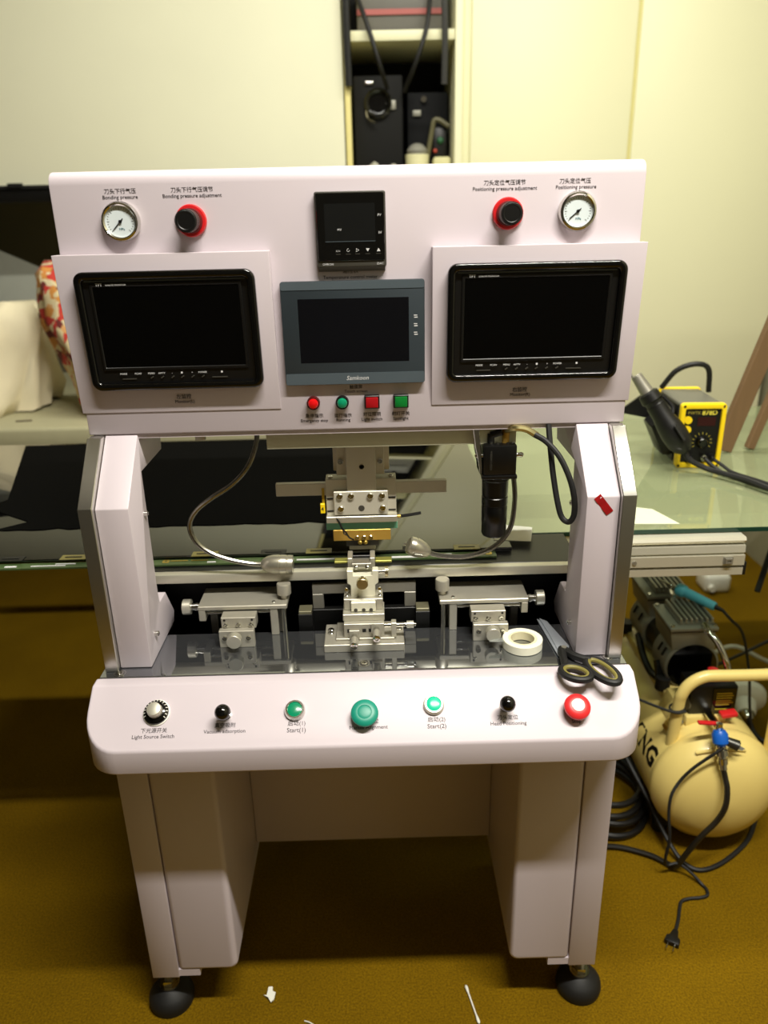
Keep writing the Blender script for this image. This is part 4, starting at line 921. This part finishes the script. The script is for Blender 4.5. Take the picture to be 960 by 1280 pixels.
# white bulb-like lamp on the floor
t = thing('spot_bulb', 'white bulb lamp with a black cord lying on the carpet behind the compressor', 'lamp', (1.06, .70, 0))
MB().lathe((1.075, .745, .068), (-.25, -.80, -.20), [(0, .02), (.004, .052), (.012, .060), (.030, .0575), (.042, .045), (.046, .030)], 32).out('shade', WHITE, t)
MB().lathe((1.0640, .7095, .059), (-.25, -.80, -.20), [(0, .031), (.030, .028), (.048, .024)], 28).out('neck', WHITE, t)
MB().lathe((1.0500, .666, .048), (-.10, -.80, -.25), [(0, .022), (.014, .021), (.024, .014)], 20).out('metal_collar', CHROME, t)
cord([(1.048, .648, .043), (1.06, .60, .016), (1.12, .565, .006), (1.22, .55, .005)], .006, 'cord', '', par=t)
tag(MB().box(1.27, 1.37, 1.48, 1.58, .0005, .075).bevel(.018, 3).cyl((1.29, 1.479, .03), (1.29, 1.46, .03), .012).out('white_adapter', WHITE), 'white power adapter on the carpet far behind under the glass table', 'adapter')
cord([(.94, .92, .0075), (1.02, .95, .03), (1.12, .94, .10), (1.22, .92, .06), (1.35, .90, .0075)], .0065, 'white_cable', 'white cable lying on the carpet behind the compressor', 'cable', mat('grey_white_cable', (196, 194, 180), .5))
cord([(.95, .76, .15), (1.0, .79, .13), (1.08, .82, .14), (1.25, .86, .2)], .0045, 'black_cable', 'black cable crossing behind the compressor motor', 'cable')
cord([(1.08, .60, .80), (1.03, .58, .70), (.985, .56, .62), (.93, .50, .52)], .007, 'black_cable', 'thick black cable hanging below the glass table at the right edge', 'cable')

# ================================================================== hot-air station on the glass
t = thing('hot_air_station', 'yellow and black hot-air rework station standing on the glass table', 'rework station', (.76, .62, .8205))
zs = .8206
yw = .30   # small turn so that its left flank shows
R_ = Matrix.Translation((.716, .555, 0)) @ Matrix.Rotation(-.06, 4, 'Z')
st_ = MB().prism(rrect(.003, .097, zs+.003, zs+.147, .006, 3), 1, .008, .165).xf(R_).out('case', mat('grey_steel_case', (96, 95, 84), .45, var=.06), t)
MB().box(-.0005, .0028, .02, .155, zs+.01, zs+.142).xf(R_).out('side_panel', BLKP, st_)
fr = MB().ring(rrect(0, .1, zs, zs+.15, .008, 4), rrect(.010, .090, zs+.012, zs+.138, .004, 4), 1, -.008, .008).bevel(.002, 2, .9).xf(R_).out('front_frame', YEL, t)
MB().ring(rrect(0, .1, zs, zs+.15, .008, 4), rrect(.010, .090, zs+.012, zs+.138, .004, 4), 1, .165, .178).bevel(.002, 2, .9).xf(R_).out('rear_frame', YEL, t)
fp = MB().box(.009, .091, -.002, .006, zs+.011, zs+.139).xf(R_).out('front_panel', BLKP, t)
for x, z in ((.018, zs+.112), (.018, zs+.090)): MB().cyl((x, -.002, z), (x, -.007, z), .0085).xf(R_).out('yellow_button', YEL, fp)
MB().box(.040, .080, -.0030, -.0018, zs+.098, zs+.118).xf(R_).out('display', mat('dark_red_display', (46, 8, 10), .3), fp)
MB().lathe((.055, -.002, zs+.060), (0, -1, 0), [(0, .014), (.004, .014), (.014, .011), (.016, .009)], 28).xf(R_).out('dial_knob', BLKG, fp)
ar = MB()
for k in range(11):
    a = -.5+(PI+1.0)*k/10; ar.obox((.055+.0205*math.cos(a), -.0024, zs+.060+.0205*math.sin(a)), (.005, .0006, .0016), Matrix.Rotation(-a, 3, 'Y'))
ar.xf(R_).out('dial_marks', mat('dull_yellow_print', (150, 138, 50), .6), fp)
text('878D', .0150, R_ @ face_front(.065, -.0023, zs+.128), mat('yellow_print2', (214, 200, 70), .6), fp, bold=.0004)
text('FWTK', .0105, R_ @ face_front(.031, -.0023, zs+.1275), mat('dull_yellow_print', (0, 0, 0)), fp)
for x, z in ((.006, zs+.006), (.094, zs+.006), (.006, zs+.144), (.094, zs+.144)): MB().cyl((x+.0005*(1 if x < .05 else -1), -.0075, z), (x+.0005, -.009, z), .003, seg=12).xf(R_).out('corner_screw', BLKP, fr)
for x in (.030, .060, .078): MB().cyl((x, -.002, zs+.026), (x, -.016, zs+.026), .0075).cyl((x, -.016, zs+.026), (x, -.024, zs+.024), .005).xf(R_).out('socket', CHROME if x == .060 else BLKP, fp)
# holder on its left flank
ho = MB().prism([(-.052, zs+.088), (-.006, zs+.128), (-.001, zs+.128), (-.001, zs+.02), (-.02, zs+.02)], 1, .03, .10).xf(R_).bevel(.002, 1).out('gun_holder', BLKP, t)
MB().prism([(-.112, zs+.105), (-.055, zs+.150), (-.010, zs+.146), (-.03, zs+.088)], 1, .105, .112).xf(R_).out('holder_wing', BLKP, ho)
# handle strap on top: black cable arc
MB().tube([(.005, .17, zs+.150), (.03, .15, zs+.195), (.07, .14, zs+.212), (.105, .15, zs+.198), (.118, .165, zs+.140)], .0065).xf(R_).out('cable_arc', BLKR, t)
# gun
t = thing('hot_air_gun', 'black hot-air gun with a steel nozzle resting in the station holder', 'hot-air gun', (.66, .51, .93))
a = Vector((.6320, .545, 1.0000)); b = Vector((.716, .500, .874)); d = (b-a).normalized()
MB().lathe(a-d*.045, d, [(0, .0100), (.002, .0120), (.045, .0150), (.048, .0155)], 24).out('nozzle', STEEL, t)
MB().cyl(a-d*.052+Vector((-.012, 0, .003)), a-d*.005+Vector((-.012, 0, .003)), .003).out('nozzle_wire', STEEL, t)
MB().lathe(a, d, [(0, .017), (.004, .022), (.022, .0235), (.026, .0195), (.032, .0190), (.034, .0205), (.060, .0215), (.085, .0260), (.110, .0285), (.135, .0270), (.150, .0200), (.158, .0120)], 32).out('gun_body', BLKP, t)
e = a+d*.095
MB().tube([a+d*.02+Vector((.022, -.004, .010)), a+d*.045+Vector((.028, -.008, .008)), a+d*.06+Vector((.020, -.010, .004))], .0045).out('hanger_loop', BLKP, t)
MB().obox(a+d*.105+Vector((.006, -.026, .006)), (.026, .004, .040), d.to_track_quat('Z', 'Y').to_matrix()).bevel(.0015, 1).out('grip_pad', BLKR, t)
e = a+d*.155
cord([e, e+Vector((.010, -.004, -.020)), (.762, .485, .838), (.785, .455, .836), (.815, .41, .836), (.838, .36, .834), (.875, .29, .830), (.93, .20, .828)], .0062, 'cord', '', par=t)
cord([(.776, .528, zs+.024), (.785, .498, .835), (.800, .47, .8275), (.826, .42, .8258), (.852, .37, .8256), (.90, .29, .8256), (.96, .20, .8256)], .0048, 'black_cable', 'black cable from the station socket running right across the glass', 'cable')
cord([(.795, .527, zs+.024), (.808, .515, .836), (.824, .49, .8255), (.85, .44, .825), (.875, .39, .825), (.93, .30, .825), (.99, .20, .825)], .0040, 'black_cable', 'thin black lead from the station socket at its lower right corner', 'cable')

# boards leaning right of the station
for i, (x0, y, w, lb) in enumerate(((.872, .66, .042, 'wider brown wooden board leaning on the glass table behind the station'), (.948, .68, .020, 'narrow brown wooden board leaning on the glass table at the right edge'))):
    L = 1.05; a = math.radians(15.5)
    M = Matrix.Rotation(a, 3, 'Y')
    c0 = Vector((x0+L/2*math.sin(a), y, .8206+L/2*math.cos(a)+w/2*math.sin(a)))
    tag(MB().obox(c0, (w, .02, L), M).bevel(.002, 1).out('wooden_board', WOOD), lb, 'board')
